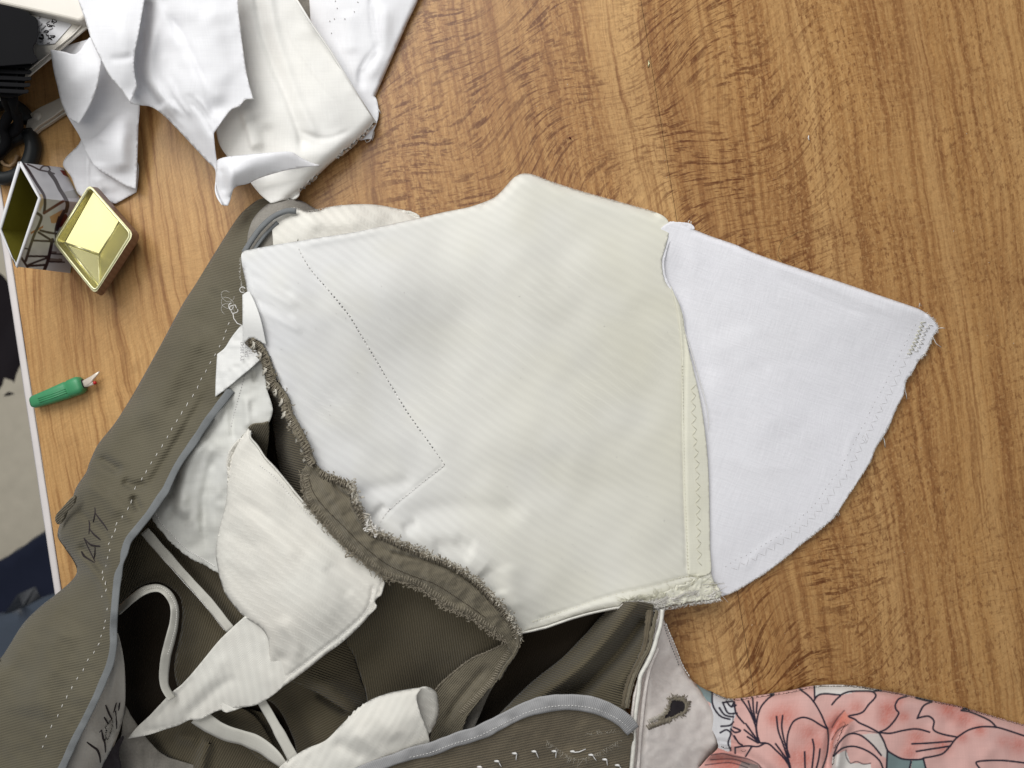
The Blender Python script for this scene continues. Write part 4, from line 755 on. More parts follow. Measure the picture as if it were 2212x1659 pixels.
# dark-dotted stitch line (back pocket seam) on the bag
sl = [(643, 533), (652, 552), (667, 577), (683, 597), (699, 615), (724, 644), (740, 664), (756, 684), (781, 726), (793, 746), (818, 788), (836, 819), (858, 855), (880, 891), (900, 920), (920, 947), (950, 989), (961, 1005, 's'), (917, 1039), (883, 1067), (860, 1085), (836, 1106), (821, 1129)]
dots = MB(); th = MB(); P = resample(sl, 9.0)
for i, p in enumerate(P):
    z = float(f_bag(p[0], p[1])[0]); c = Vector(at(p[0], p[1], z+.12)); n = 8
    if i < len(P)-1:
        q = P[i+1]; zq = float(f_bag(q[0], q[1])[0]); a = p+(q-p)*.22; e = p+(q-p)*.85; m = (a+e)/2
        th.tube([at(a[0], a[1], z+.05), at(m[0], m[1], (z+zq)/2+.35), at(e[0], e[1], zq+.05)], .00022, 4)
    r = random.uniform(.00028, .0005) if 8 < i < 60 else random.uniform(.0002, .0003)
    if 3 < i < len(P)-4 and random.random() < 0.93:
        base = len(dots.v)
        for k in range(n): dots.v.append(c+Vector((math.cos(k*2*math.pi/n)*r, math.sin(k*2*math.pi/n)*r, 0)))
        dots.v.append(c+Vector((0, 0, .00008)))
        for k in range(n): dots.f.append((base+k, base+(k+1) % n, base+n))
dots.build('needle_holes', M['hole'], TR, kind='stuff'); th.build('pocket_stitching', M['thread'], TR, kind='stuff')
stitches('hem_stitching', [(1150, 1343), (1180, 1334), (1240, 1313), (1292, 1295), (1342, 1281), (1404, 1268), (1468, 1248), (1508, 1242)], f_bag, 7.0, 3.6, .24, M['creamthread'], TR)
ribbon('hem_edge', [(1124, 1368, 31.5), (1156, 1361, 31), (1180, 1355, 30), (1230, 1338, 28), (1280, 1324, 26), (1329, 1314, 24), (1365, 1309, 23)], 6, M['bag2'], TR, bulge=1.2, across=5)
# rough worn lower corner of the hem: frayed lumps
f_h = lambda U, V: f_bag(U, V)+0.9
tangles('frayed_hem', [(1370, 1306), (1440, 1300), (1500, 1284), (1548, 1282)], f_h, 420, .16, M['fray'], 6, 6); tangles('frayed_hem', [(1390, 1298), (1450, 1280), (1510, 1262)], f_h, 120, .14, M['creamthread'], 6, 6)
hemr = [(1350, 1300), (1400, 1296), (1440, 1290), (1480, 1275), (1515, 1262), (1550, 1275)]
for nm, pth, o, ln, m in (('frayed_hem', [(1362, 1311), (1385, 1320), (1416, 1319), (1441, 1313), (1495, 1303), (1557, 1294)], 1, 7, 'fray'), ('frayed_hem', hemr, 1, 14, 'fray'), ('frayed_hem', hemr, -1, 12, 'creamthread'), ('frayed_hem', [(1400, 1308), (1460, 1296), (1540, 1284)], -1, 12, 'fray')):
    frayed(nm, pth, f_h, .9, ln, .2, M[m], TR, out=o, zoff=.2, spread=1.3)
sheet('frayed_hem_ridge', [(1355, 1298), (1400, 1288), (1440, 1278), (1480, 1262), (1520, 1250), (1550, 1266), (1556, 1288), (1520, 1296), (1440, 1308), (1390, 1316), (1360, 1308)], Field([(1360, 1305, 24.5), (1440, 1300, 20), (1520, 1275, 12), (1555, 1280, 10)], noise=(.8, 8), seed=20), M['facing'], TR, step=3, jag=1.2, thick=1)
frayed('lint', bag[17:23], f_bag, 2.5, 4, .06, M['fray'], TR, out=1)
# lint specks on the ivory cloth
sp = MB()
for _ in range(46):
    u, v = random.uniform(600, 1500), random.uniform(540, 1250)
    if not inside(np.array([u]), np.array([v]), [(560, 560), (1120, 420), (1430, 500), (1500, 1200), (1150, 1300), (800, 1080), (600, 740)])[0]: continue
    z = float(f_bag(u, v)[0])+.15; a = random.uniform(0, 6.28); L = random.uniform(.8, 3.2)
    sp.tube([at(u, v, z), at(u+math.cos(a)*L, v+math.sin(a)*L, z+.1)], .0001, 3)
sp.build('lint_specks', M['softhole'], TR, kind='stuff')
# white cotton extension sewn to the bag
ext = [(1425, 500), (1444, 481), (1464, 480), (1476, 487), (1500, 496), (1538, 511), (1588, 528), (1633, 548), (1720, 578), (1821, 611), (1900, 638), (1982, 666), (2000, 676), (2012, 686), (2022, 698), (2027, 709), (2015, 728), (2005, 752), (1995, 768), (1985, 778), (1970, 806), (1958, 822), (1952, 851), (1938, 878), (1923, 915), (1908, 943), (1892, 967), (1880, 997), (1855, 1037), (1830, 1074), (1803, 1116), (1782, 1136), (1763, 1151), (1731, 1176), (1699, 1203), (1657, 1235), (1614, 1262), (1590, 1276), (1570, 1285), (1548, 1289), (1500, 1280), (1480, 1250), (1470, 900), (1440, 700), (1415, 600)]
f_ex = Field([(1450, 500, 9), (1600, 540, 12), (1800, 605, 12), (1980, 668, 9), (2020, 705, 5), (1960, 830, 4), (1850, 1045, 4.5), (1700, 1200, 3.5), (1570, 1283, 3), (1500, 1270, 5), (1520, 1000, 3.5), (1500, 800, 4), (1455, 620, 5), (1700, 800, 7), (1650, 1000, 5), (1850, 800, 6)],
    folds=[([(1660, 590), (1800, 655), (1900, 690)], 6, -.25), ([(1520, 980), (1640, 1010), (1760, 1000)], 14, .2), ([(1560, 820), (1700, 780), (1820, 800)], 16, -.2), ([(1600, 1240), (1640, 1190), (1700, 1150)], 8, .35), ([(1840, 1040), (1830, 980), (1850, 920)], 8, .3), ([(1460, 520), (1470, 600), (1510, 720), (1540, 860)], 20, -1.2), ([(1490, 500), (1500, 620), (1560, 800)], 24, .8), ([(1650, 560), (1800, 625), (1960, 690)], 9, .5), ([(1560, 700), (1700, 950)], 60, 1.2)],
    noise=(.3, 90), seed=21, rolls=[(ext[4:13], 12, 4.0)])
exto = sheet('pocket_extension', ext, f_ex, M['white'], TR, step=5, uvrot=-18, thick=.7, jag=.5, jagpl=np.array(ext[15:38], float))
sheet('pocket_extension_curl', [(1444, 480), (1464, 479.5), (1489, 482), (1497, 487), (1501, 494), (1492, 497), (1476, 492), (1462, 500), (1452, 516), (1445, 530), (1436, 560), (1437, 590), (1446, 614), (1462, 640), (1476, 676), (1483, 726), (1490, 760), (1478, 740), (1462, 676), (1440, 630), (1424, 590), (1424, 560), (1436, 520), (1438, 500)], Field([(1450, 500, 7.9), (1430, 590, 8.3), (1480, 740, 5.4)], noise=(.3, 10)), M['white'], TR, step=3, thick=.4, jag=.3)
rowa = dl([(1960, 0), (1920, 70), (1875, 160), (1850, 210), (1800, 305), (1740, 395), (1665, 490), (1605, 580), (1530, 665), (1450, 745), (1370, 815), (1240, 910), (1140, 975), (1040, 1035), (950, 1085), (870, 1120), (755, 1200)], 1371.5, 932.6, .248)
rowb = dl([(1780, 615), (1740, 670), (1690, 780), (1630, 900), (1570, 1015), (1520, 1125), (1460, 1235), (1400, 1340), (1350, 1450), (1290, 1555), (1260, 1610)], 1536, 548.6, .248)
stitches('seam_stitching', rowb+rowa, f_ex, 12.5, 2.0, .2, M['softhole'], TR, jit=.5, lift=.1)
zigzag('zigzag_stitching', [(u+15, v+9) for u, v in rowb+rowa], f_ex, 11, 7.0, .11, M['softhole'], TR, lift=.04)
frayed('frayed_edge', ext[16:39], f_ex, 1.2, 3.0, .10, M['fray'], TR, out=-1); frayed('frayed_edge', ext[12:20], f_ex, 1.6, 5, .12, M['fray'], TR, out=-1)
loose_ext = ([[(1985, 664, 5), (1987, 655, 6), (1990, 661, 6)], [(2026, 710, 4), (2034, 708, 5), (2041, 709, 4)], [(2015, 728, 4), (2022, 742, 3), (2033, 750, 2)], [(1954, 838, 2), (1957, 850, 2), (1959, 862, 1)], [(1908, 943, 2), (1911, 955, 2), (1912, 966, 1)],
        [(1810, 1098, 2), (1812, 1108, 2), (1814, 1113, 1)], [(1806, 1100, 2), (1809, 1110, 2), (1811, 1115, 1)], [(1802, 1112, 2), (1804, 1120, 1)], [(1488, 484, 7), (1487, 478, 8), (1490, 476, 8)], [(1492, 485, 7), (1493, 478, 8)]])
for q in loose_ext: threads('loose_thread', [q], .22, M['fray'], TR)
zigzag('corner_stitching', [(2012, 700), (1998, 715), (1990, 740), (1975, 765)], lambda a, c: f_ex(a, c)+.2, 4.5, 5, .2, M['thread'], TR)
zigzag('corner_stitching', [(1995, 695), (1985, 720), (1975, 745), (1962, 770)], lambda a, c: f_ex(a, c)+.3, 4.5, 5, .2, M['creamthread'], TR)
ink_strokes('basting_thread', [[(1531, 925), (1527, 880), (1505, 800), (1484, 730), (1462, 660)]], lambda U, V: f_ex(U, V)+2.2, .25, M['thread'], TR)
# coil of loose white thread on the band
for q in ([[(505 + 8*math.cos(t)+2*math.sin(3*t), 668 + 9*math.sin(t), 40+t*.1) for t in np.linspace(0, 6.1, 22)], [(499+5*math.cos(t), 662+7*math.sin(t), 40.5) for t in np.linspace(0, 5, 16)],
        [(503, 676, 40), (505, 688, 41), (512, 698, 42), (523, 703, 44)], [(524+6*math.cos(t), 626+6*math.sin(t), 44) for t in np.linspace(1, 6, 14)]]): threads('loose_thread', [q], .22, M['thread'], TR)
threads('lint', [[(492+14*math.cos(t+k), 640+k*14+12*math.sin(t*1.1+k), 38) for t in np.linspace(0, 5, 16)] for k in range(3)], .06, M['thread'], TR, kind='stuff')

# ---------------------------------------------------------------- white fabric pieces at the top left
A = thing('curled_white_scrap', 'leftmost white cotton scrap, curled into a cone beside the scissors', 'fabric scrap', at(220, 300, 0))
f_a2 = Field([(178, 302, 8), (136, 355, 3), (171, 420, 2), (250, 440, 1.5), (295, 415, 1.5), (296, 360, 3), (220, 380, 6)], folds=[([(188, 330), (190, 420)], 5, 1.65), ([(210, 380), (215, 430)], 10, 1.1)], noise=(.7, 30))
sheet('lower_layer', [(185, 290), (170, 312), (161, 322), (150, 332), (139, 345), (136, 358), (154, 383), (171, 421), (205, 432), (250, 440, 's'), (295, 415, 's'), (297, 350), (250, 330)], f_a2, M['thin'], A, step=5, thick=.3)
f_a1 = Field([(130, 130, 22.4), (150, 250, 14.0), (186, 330, 10.5), (240, 384, 8.4), (290, 400, 7.7), (297, 300, 10.5), (298, 230, 14.0), (240, 160, 23.8), (200, 110, 26.6), (210, 280, 9.8), (240, 300, 15.4)], folds=[([(215, 300), (212, 360)], 16, -1.65), ([(260, 240), (262, 380)], 22, 2.75)], noise=(.3, 50), seed=31)
sheet('cone', [(112, 109, 's'), (128, 205), (144, 248), (171, 293), (186, 330), (211, 365), (241, 384), (273, 402), (293, 408, 's'), (297, 340), (299, 273), (301, 222), (285, 190), (260, 130), (230, 90), (196, 84)], f_a1, M['thin'], A, step=5, thick=.3)
f_a0 = Field([(109, 107, 32.5), (174, 107, 35.5), (196, 82, 37.0), (218, 129, 37.0), (206, 198, 32.5), (169, 268, 23.5), (144, 248, 22.0), (125, 190, 28.0), (165, 170, 35.5)], noise=(.3, 40), seed=32)
sheet('folded_front', [(109, 107, 's'), (135, 111), (161, 117), (174, 108, 's'), (184, 92), (196, 81), (219, 129, 's'), (214, 165), (206, 198), (191, 233), (169, 268, 's'), (150, 256), (144, 248), (133, 222), (125, 190), (116, 154)], f_a0, M['thin'], A, step=5, thick=.3)
Cc = thing('off_white_pocket_piece', 'folded off-white pocket piece under the thin white cloth, its point on the waistband', 'fabric piece', at(640, 250, 0))
f_c = Field([(520, 0, 25.6), (641, 0, 23.2), (720, 120, 19.6), (811, 265, 13.0), (786, 293, 12.4), (680, 384, 14.8), (625, 428, 20.8), (590, 438, 23.2), (545, 405, 18.4), (520, 300, 19.6), (620, 200, 20.8), (560, 100, 20.8), (700, 260, 19.6), (650, -60, 24.4)],
    folds=[([(600, 20), (660, 130), (740, 230)], 4, .7), ([(640, 280), (700, 300), (760, 280)], 5, -.8), ([(548, -40), (565, 60), (590, 140), (620, 210), (648, 290), (655, 340)], 8, -2.75, 34, 0.1), ([(575, -40), (592, 60), (620, 150), (650, 230), (690, 310)], 22, 2.48, 12, .1), ([(520, 235), (535, 275), (550, 330)], 6, 2.2, 22), ([(572, 260), (575, 330), (580, 400)], 14, -2.2, 20), ([(600, 340), (690, 330), (760, 290)], 26, 2.2), ([(668, 60), (760, 200)], 20, -0.83)],
    noise=(.4, 55), seed=33, rolls=[([(811, 265), (786, 293), (749, 325), (682, 384), (652, 411), (625, 431)], 26, 8)])
sheet('panel', [(440, -80, 's'), (600, -80, 's'), (641, 0), (672, 50), (712, 107), (761, 188), (811, 265, 's'), (786, 293), (749, 325), (712, 355), (682, 384), (652, 411), (640, 426), (625, 431, 's'), (605, 433), (592, 437), (584, 438, 's'), (560, 418), (530, 380), (470, 300)], f_c, M['drill'], Cc, step=5, thick=.8)
threads('edge_fold', [[(641, 0, 27.5), (672, 50, 24.5), (712, 107, 21.5), (761, 188, 15.5), (811, 265, 10)]], .55, M['drill'], Cc, n=6)
D = thing('white_backing_cloth', 'smooth white cloth with pin pricks to the right of the off-white pocket piece', 'fabric piece', at(800, 120, 0))
f_d = Field([(668, 0, 8.8), (800, 0, 11.2), (902, 0, 5.2), (880, 60, 5.2), (826, 174, 4.6), (811, 208, 4.0), (800, 290, 4.0), (760, 180, 7.6), (720, 90, 7.6), (850, 40, 8.2)], folds=[([(801, 0), (808, 60), (816, 104)], 3.5, 1.2), ([(816, 104), (797, 128), (780, 158)], 3.5, 1.2), ([(720, 60), (740, 120), (770, 190)], 4, -.7), ([(801, -30), (806, 50), (814, 105), (795, 130), (779, 158), (778, 200)], 7, -1.93, 14, .1), ([(830, 0), (828, 80), (800, 180)], 16, 1.65), ([(750, 20), (760, 120)], 18, 1.1)],
    noise=(.3, 50), seed=34, rolls=[([(902, 0), (880, 50), (855, 107), (826, 173), (811, 208)], 9, 3)])
sheet('panel', [(660, -80, 's'), (930, -80, 's'), (903, 0), (880, 50), (855, 107), (826, 173), (811, 208, 's'), (816, 223), (818, 248), (813, 268), (806, 285), (803, 300), (795, 300), (770, 300), (700, 170), (673, 60), (668, 0)], f_d, M['thin'], D, step=5, thick=.4)
for q in ([[(816, 232, 3), (820, 240, 3), (823, 246, 2)], [(803, 296, 3), (799, 304, 3), (792, 308, 2), (788, 302, 2)], [(806, 285, 3), (803, 298, 3), (801, 302, 2)], [(808, 284, 3), (807, 294, 2), (804, 303, 1)]]): threads('loose_thread', [q], .2, M['fray'], D)
pk = MB()
for x, y in [(1150, 5), (1165, 68), (1100, 180), (1140, 160), (1115, 285), (1345, 15), (1232, 160), (1315, 98)]:
    u, v = 438.9+x*.248, y*.248; z = float(f_d(u, v)[0])+.1; pk.tube([at(u, v, z), at(u+1, v+2.2, z)], .0003, 4)
pk.build('pin_pricks', M['softhole'], D, kind='stuff')
grey = sheet('grey_cloth', [(630, -80, 's'), (690, -80, 's'), (684, 60), (668, 66), (640, 10)], Field([(660, 0, 5)], noise=(.6, 10)), M['greyfuzz'], None, step=6)
tag(grey, 'dark grey cloth showing in the slit between the two white pieces at the top', 'cloth')
B = thing('thin_white_cloth', 'large thin white cotton cloth draped over the off-white piece with a torn lower corner', 'fabric piece', at(380, 150, 0))
f_b1 = Field([(169, 0, 44.0), (184, 42, 44.0), (218, 129, 44.0), (240, 168, 41.6), (280, 221, 38.0), (290, 130, 45.2), (309, 0, 48.8), (240, 60, 48.8), (240, -60, 48.8)], folds=[([(235, 128), (270, 126), (290, 118)], 8, -0.66), ([(250, -40), (262, 80), (278, 200)], 26, 1.65)], noise=(.4, 60), seed=35)
sheet('left_lobe', [(150, -80, 's'), (330, -80, 's'), (312, 0), (300, 70), (290, 124), (291, 160), (295, 185), (288, 205), (281, 222, 's'), (263, 196), (238, 166), (218, 129), (198, 87), (183.5, 42), (169, 0)], f_b1, M['thin'], B, step=5, thick=.3)
f_b2 = Field([(309, 0, 38.8), (300, 220, 29.2), (352, 248, 24.4), (421, 320, 20.8), (465, 368, 23.2), (464, 411, 25.6), (492, 444, 30.4), (470, 340, 28.0), (486, 253, 34.0), (547, 214, 34.0), (520, 74, 37.6), (514, 0, 40.0), (400, 100, 40.0), (400, 220, 35.2), (330, 160, 31.6), (440, 300, 29.2), (350, 0, 43.6), (296, 140, 31.6)],
    folds=[([(352, 20), (395, 80), (430, 150), (455, 200)], 5, -1.2, 9), ([(338, 170), (352, 205), (385, 245)], 3.5, .9), ([(350, 160), (366, 200), (402, 250)], 3, -.8), ([(366, 165), (380, 205), (415, 255)], 3.5, .8), ([(405, 215), (436, 250), (462, 300)], 4, -1.0), ([(420, 205), (450, 240), (468, 270)], 3, .7), ([(345, -20), (380, 60), (410, 120), (440, 180), (470, 260)], 10, -1.65, 26, .1), ([(320, 0), (312, 80), (302, 130), (305, 170), (330, 210), (350, 235)], 13, -3.85, 10, .05), ([(340, 30), (330, 90), (322, 140), (340, 200), (390, 260)], 18, 2.2, 12), ([(380, 60), (430, 150), (480, 240)], 22, 1.93), ([(355, 110), (350, 160), (375, 220)], 6, 0.66), ([(400, 200), (430, 230), (460, 270)], 6, -0.62), ([(370, 150), (400, 240), (450, 330)], 12, -0.99), ([(340, 180), (360, 230), (400, 280)], 6, 0.83),
           ([(450, 0), (470, 100), (500, 190)], 24, 1.1)], noise=(.6, 60), seed=36)
sheet('main_drape', [(285, -80, 's'), (520, -80, 's'), (514, 0), (521, 74), (533, 159), (547, 214, 's'), (530.7, 215), (524, 222), (516, 230.6), (501, 235.6), (486, 253), (461, 288, 's'), (464, 322), (469, 367), (466, 410), (480, 443), (470, 430), (464, 411), (465, 368), (446, 347), (421, 320), (384, 280), (352, 248), (327, 231), (300, 227), (280, 220), (285, 160), (290, 60)], f_b2, M['thin'], B, step=5, thick=.3)
f_b3 = Field([(471, 347, 26), (510, 336, 34), (620, 327, 30), (692, 357, 18), (612, 369, 28), (535, 397, 28), (501, 411, 30), (481, 443, 26), (492, 380, 36), (560, 350, 36), (470, 400, 24)], folds=[([(490, 345), (500, 380), (498, 430)], 10, 1.65), ([(478, 360), (486, 420)], 6, -1.65)], noise=(.25, 40), seed=37, rolls=[([(501, 337), (550, 332), (620, 327), (655, 342), (692, 357)], 10, 2.2)])
sheet('turned_up_corner', [(468, 348), (480, 341), (501, 337), (550, 332), (620, 327), (634, 330), (650, 340), (670, 350), (692, 357, 's'), (655, 362), (612, 369.5), (563, 384), (535.6, 397), (513, 402), (505, 408), (501, 418), (497, 432), (492, 444, 's'), (481, 443), (469, 428), (464, 411), (467, 380)], f_b3, M['thin'], B, step=4.5, thick=.3)
frayed('frayed_edge', [(547, 214), (530, 216), (516, 230), (501, 235), (486, 253)], f_b2, 1.6, 2.5, .1, M['fray'], B, out=-1)

frayed('frayed_edge', [(169, 0), (184, 42), (198, 87), (218, 129), (238, 166), (263, 196), (281, 221)], f_b1, 2.4, 2.2, .07, M['fray'], B, out=1)
frayed('frayed_edge', [(514, 0), (521, 74), (533, 159), (547, 214)], f_b2, 2.4, 2.2, .07, M['fray'], B, out=-1)
frayed('frayed_edge', [(327, 231), (352, 248), (384, 280), (421, 320), (446, 347)], f_b2, 2.4, 2.0, .07, M['fray'], B, out=1)
frayed('frayed_edge', [(178, 302), (161, 322), (139, 345), (136, 358)], f_a2, 1.6, 3.0, .09, M['fray'], A, out=1)
# ---------------------------------------------------------------- floral cloth
KF = dict(ox=1371.5, oy=1426.4, k=0.38)
LN = [[(1020, 145), (1022, 215)], [(935, 163), (985, 200), (1020, 240), (1060, 310), (1085, 370), (1095, 388)], [(1015, 235), (1040, 200), (1080, 190), (1140, 195), (1168, 200), (1145, 222), (1120, 252)],
 [(1165, 200), (1210, 180), (1280, 175), (1350, 178), (1370, 200), (1355, 225), (1330, 250), (1300, 290), (1270, 305), (1215, 318), (1250, 335), (1275, 355), (1330, 380), (1385, 410)], [(1350, 178), (1385, 172), (1400, 175)],
 [(1545, 205), (1500, 220), (1480, 255), (1485, 280), (1500, 300), (1470, 350), (1430, 390), (1390, 408)], [(1690, 235), (1640, 260), (1605, 330, 's'), (1620, 325), (1670, 318), (1700, 345), (1695, 390), (1720, 410), (1770, 425), (1825, 435)], [(1600, 215), (1660, 230), (1690, 235)],
 [(2055, 380), (2020, 345), (1960, 315), (1900, 292), (1855, 285), (1880, 276), (1900, 282)], [(2230, 435), (2100, 392), (2050, 380), (1970, 378), (1900, 395), (1850, 425), (1820, 450), (1790, 490), (1750, 530), (1700, 545), (1640, 555)], [(1390, 410), (1450, 415), (1520, 400), (1600, 390), (1675, 408)],
 [(1390, 415), (1415, 460), (1435, 510), (1460, 530), (1520, 560), (1600, 565), (1640, 560)], [(1575, 475), (1680, 470), (1800, 460)], [(1600, 518), (1680, 505), (1790, 488)], [(710, 468), (690, 400), (700, 310), (720, 260), (760, 215), (790, 195), (770, 198)],
 [(605, 220), (640, 270), (670, 330), (690, 390), (697, 445)], [(645, 232), (665, 300), (685, 350)], [(670, 218), (675, 290), (688, 350)], [(695, 238), (690, 300)], [(880, 620), (865, 500), (870, 420), (900, 350), (950, 325), (1000, 335), (1050, 365), (1095, 390)], [(1095, 388), (1100, 450), (1090, 540), (1060, 630)],
 [(805, 320), (815, 400), (840, 470), (870, 560), (890, 630)], [(840, 315), (835, 380), (850, 460), (880, 550)], [(715, 470), (760, 475), (800, 510), (850, 560), (890, 620)], [(800, 475), (840, 530), (880, 590)], [(1010, 450), (1018, 500), (1005, 630)], [(965, 520), (968, 630)], [(1052, 505), (1045, 560), (1030, 620)],
 [(630, 360), (680, 430), (712, 468)], [(622, 395), (665, 430), (705, 468)], [(640, 435), (700, 470)], [(570, 495), (640, 487), (700, 490), (740, 470)], [(665, 490), (630, 545)], [(570, 495), (570, 528)], [(440, 182), (440, 240), (455, 280), (490, 320), (540, 335)],
 [(500, 240), (560, 235), (550, 265)], [(520, 232), (545, 262), (575, 255)], [(480, 270), (510, 310), (560, 322)], [(500, 240), (530, 300), (580, 300)], [(565, 235), (575, 300), (620, 358)], [(490, 375), (540, 370), (560, 350)], [(485, 412), (520, 395), (545, 415), (530, 470), (545, 512)], [(560, 380), (600, 400), (570, 410), (545, 390)], [(565, 430), (590, 470), (610, 482)], [(560, 300), (555, 360), (545, 400), (570, 450)],
 [(1130, 545), (1180, 500), (1250, 490), (1330, 520), (1390, 570), (1415, 630)], [(1200, 510), (1200, 545), (1225, 585), (1260, 575), (1300, 590), (1340, 585)], [(1215, 420), (1280, 400), (1340, 405), (1390, 415)], [(1130, 540), (1160, 470), (1215, 420), (1280, 425), (1350, 480), (1400, 540)], [(2230, 585), (2100, 570), (2000, 570), (1940, 580), (1960, 615)], [(1570, 575), (1560, 620)], [(1640, 560), (1655, 620)], [(1435, 510), (1430, 620)],
 [(1190, 285), (1150, 330), (1120, 380)], [(1210, 365), (1160, 400), (1120, 450)], [(420, 540), (500, 530), (560, 545), (640, 560), (700, 590), (720, 620)], [(430, 565), (560, 562), (650, 592)], [(400, 595), (540, 582), (640, 610)]]
LN = [curve([tuple(q[:2])+(('s',) if q[-1] == 's' else ()) for q in l], 8) for l in LN]
def floral_paint(U, V):
    x = (U-1371.5)/.38; y = (V-1426.4)/.38; n = len(U); c = np.tile(np.array([0.64, 0.385, 0.35]), (n, 1))
    def blend(m, col): c[:] = c*(1-m[:, None])+np.array(col)*m[:, None]
    soft = vnoise(x/60, y/60)*.5+.5
    blend(soft*.35, (0.70, 0.47, 0.44))
    hatch = 0.75+0.25*vnoise((x+y)/5, (y-x)/14)
    for bx, by, r, k in [(850, 320, 80, .9), (790, 330, 40, .7), (985, 410, 60, .8), (960, 560, 90, .9), (850, 560, 60, .7), (1130, 370, 70, .9), (1180, 320, 50, .8), (1260, 270, 45, .7), (1440, 280, 60, 1), (1420, 350, 45, .7), (1530, 320, 35, .8), (1500, 225, 35, .6), (1600, 440, 60, .8), (1560, 530, 50, .8), (1750, 480, 55, .9), (1780, 280, 60, 1), (1870, 330, 60, .9), (1960, 395, 40, .9), (1860, 440, 35, .8), (2180, 480, 60, .8), (1040, 480, 50, .7), (480, 570, 80, 1), (560, 600, 80, 1), (2090, 460, 40, .5)]:
        blend(np.clip(.95*k*np.exp(-((x-bx)**2+((y-by)*1.1)**2)/r**2)*hatch, 0, 1), (0.50, 0.14, 0.105))
    def poly(P, col, k=1.0): blend(inside(x, y, P).astype(float)*k, col)
    W = (0.66, 0.63, 0.60)
    poly([(1026, 130), (1420, 120), (1420, 172), (1350, 178), (1280, 175), (1165, 200), (1080, 190), (1040, 200), (1026, 215)], W)
    poly([(430, 160), (540, 200), (565, 235), (575, 300), (560, 350), (545, 415), (545, 512), (530, 520), (430, 480)], (0.60, 0.60, 0.62))
    poly([(1290, 420), (1390, 415), (1435, 510), (1430, 560), (1400, 540), (1350, 480)], (0.58, 0.52, 0.49))
    poly([(1130, 545), (1200, 510), (1225, 585), (1340, 590), (1350, 660), (1110, 660)], W)
    poly([(340, 130), (440, 180), (440, 250), (380, 215)], (0.22, 0.29, 0.30))
    poly([(1435, 512), (1460, 530), (1520, 560), (1570, 567), (1562, 660), (1432, 660)], (0.17, 0.23, 0.235))
    poly([(1575, 567), (1640, 560), (1660, 660), (1565, 660)], (0.21, 0.29, 0.28))
    poly([(610, 575), (700, 595), (720, 660), (560, 660)], (0.25, 0.26, 0.25), .7)
    poly([(1110, 470), (1190, 285), (1215, 318), (1250, 335), (1160, 400), (1100, 560)], (0.66, 0.22, 0.15), .55)
    for i, l in enumerate(LN):
        thin = i in (44, 46, 47, 53, 54, 55, 56, 57, 58)
        bb = (x > l[:, 0].min()-12) & (x < l[:, 0].max()+12) & (y > l[:, 1].min()-12) & (y < l[:, 1].max()+12)
        if not bb.any(): continue
        d, _, _ = seg_dist(x[bb], y[bb], l); wd = 3.4 if thin else 5.2
        m = np.zeros(n); m[bb] = np.clip((wd+2.0-d)/3.5, 0, 1); blend(m*(0.75 if thin else 1), (0.022, 0.018, 0.032))
    return np.clip(c, 0, 1)
FL = [(1480, 1460), (1508, 1480), (1535, 1495), (1552, 1503), (1570, 1510), (1585, 1511), (1612, 1508), (1662, 1500), (1711, 1492), (1749, 1484), (1798, 1480.5), (1848, 1483), (1897, 1491), (1947, 1500), (2010, 1514), (2072, 1527), (2134, 1545), (2212, 1567), (2300, 1595), (2300, 1720, 's'), (1470, 1720, 's'), (1505, 1665), (1533, 1634), (1552, 1610), (1530, 1560)]
f_fl = Field([(1490, 1480, 7), (1560, 1530, 8), (1700, 1560, 16), (1800, 1600, 22), (1900, 1580, 20), (2100, 1620, 18), (2212, 1650, 16), (1600, 1650, 20), (1520, 1680, 22), (1800, 1490, 10), (1650, 1510, 8), (2050, 1530, 9), (2250, 1590, 8)],
    folds=[([(1825, 1540), (1795, 1590), (1785, 1680)], 9, -4, 16), ([(1840, 1550), (1815, 1600), (1805, 1680)], 12, 4), ([(1510, 1640), (1560, 1625), (1620, 1640), (1680, 1680)], 10, 5, 14), ([(1540, 1600), (1620, 1620)], 8, -2)], noise=(.9, 50), seed=41, rolls=[(FL[1:19], 20, 7)])
fl = sheet('floral_cloth', FL, f_fl, M['print'], None, step=1.9, thick=.5, paint=floral_paint)
tag(fl, 'pink cotton garment printed with outlined lilies at the lower right corner', 'floral cloth')

# ---------------------------------------------------------------- seam ripper
R = thing('seam_ripper', 'green plastic seam ripper with a steel fork near the white table edge', 'seam ripper', at(125, 848, 0))
def bar(name, pts, prof, mat, parent, n=16, power=3.5):
    """pts: (u,v,z,halfwidth mm,halfheight mm) rounded-rectangle sweep"""
    V = []; F = []; P = [Vector(at(p[0], p[1], p[2])) for p in pts]; k = len(P)
    for i, p in enumerate(pts):
        d = (P[min(i+1, k-1)]-P[max(i-1, 0)]).normalized(); a = d.cross(Vector((0, 0, 1))).normalized(); b = a.cross(d)
        for j in range(n):
            t = 2*math.pi*j/n; c, s_ = math.cos(t), math.sin(t); q = (abs(c)**power+abs(s_)**power)**(-1/power)
            V.append(P[i]+a*c*q*p[3]*.001+b*s_*q*p[4]*.001)
    for i in range(k-1):
        for j in range(n): F.append((i*n+j, i*n+(j+1) % n, (i+1)*n+(j+1) % n, (i+1)*n+j))
    F.append(tuple(range(n))); F.append(tuple((k-1)*n+j for j in range(n))[::-1])
    o = mesh(name, V, F, mat, parent)
    import bmesh
    bm = bmesh.new(); bm.from_mesh(o.data); bmesh.ops.recalc_face_normals(bm, faces=bm.faces); bm.to_mesh(o.data); bm.free()
    return o
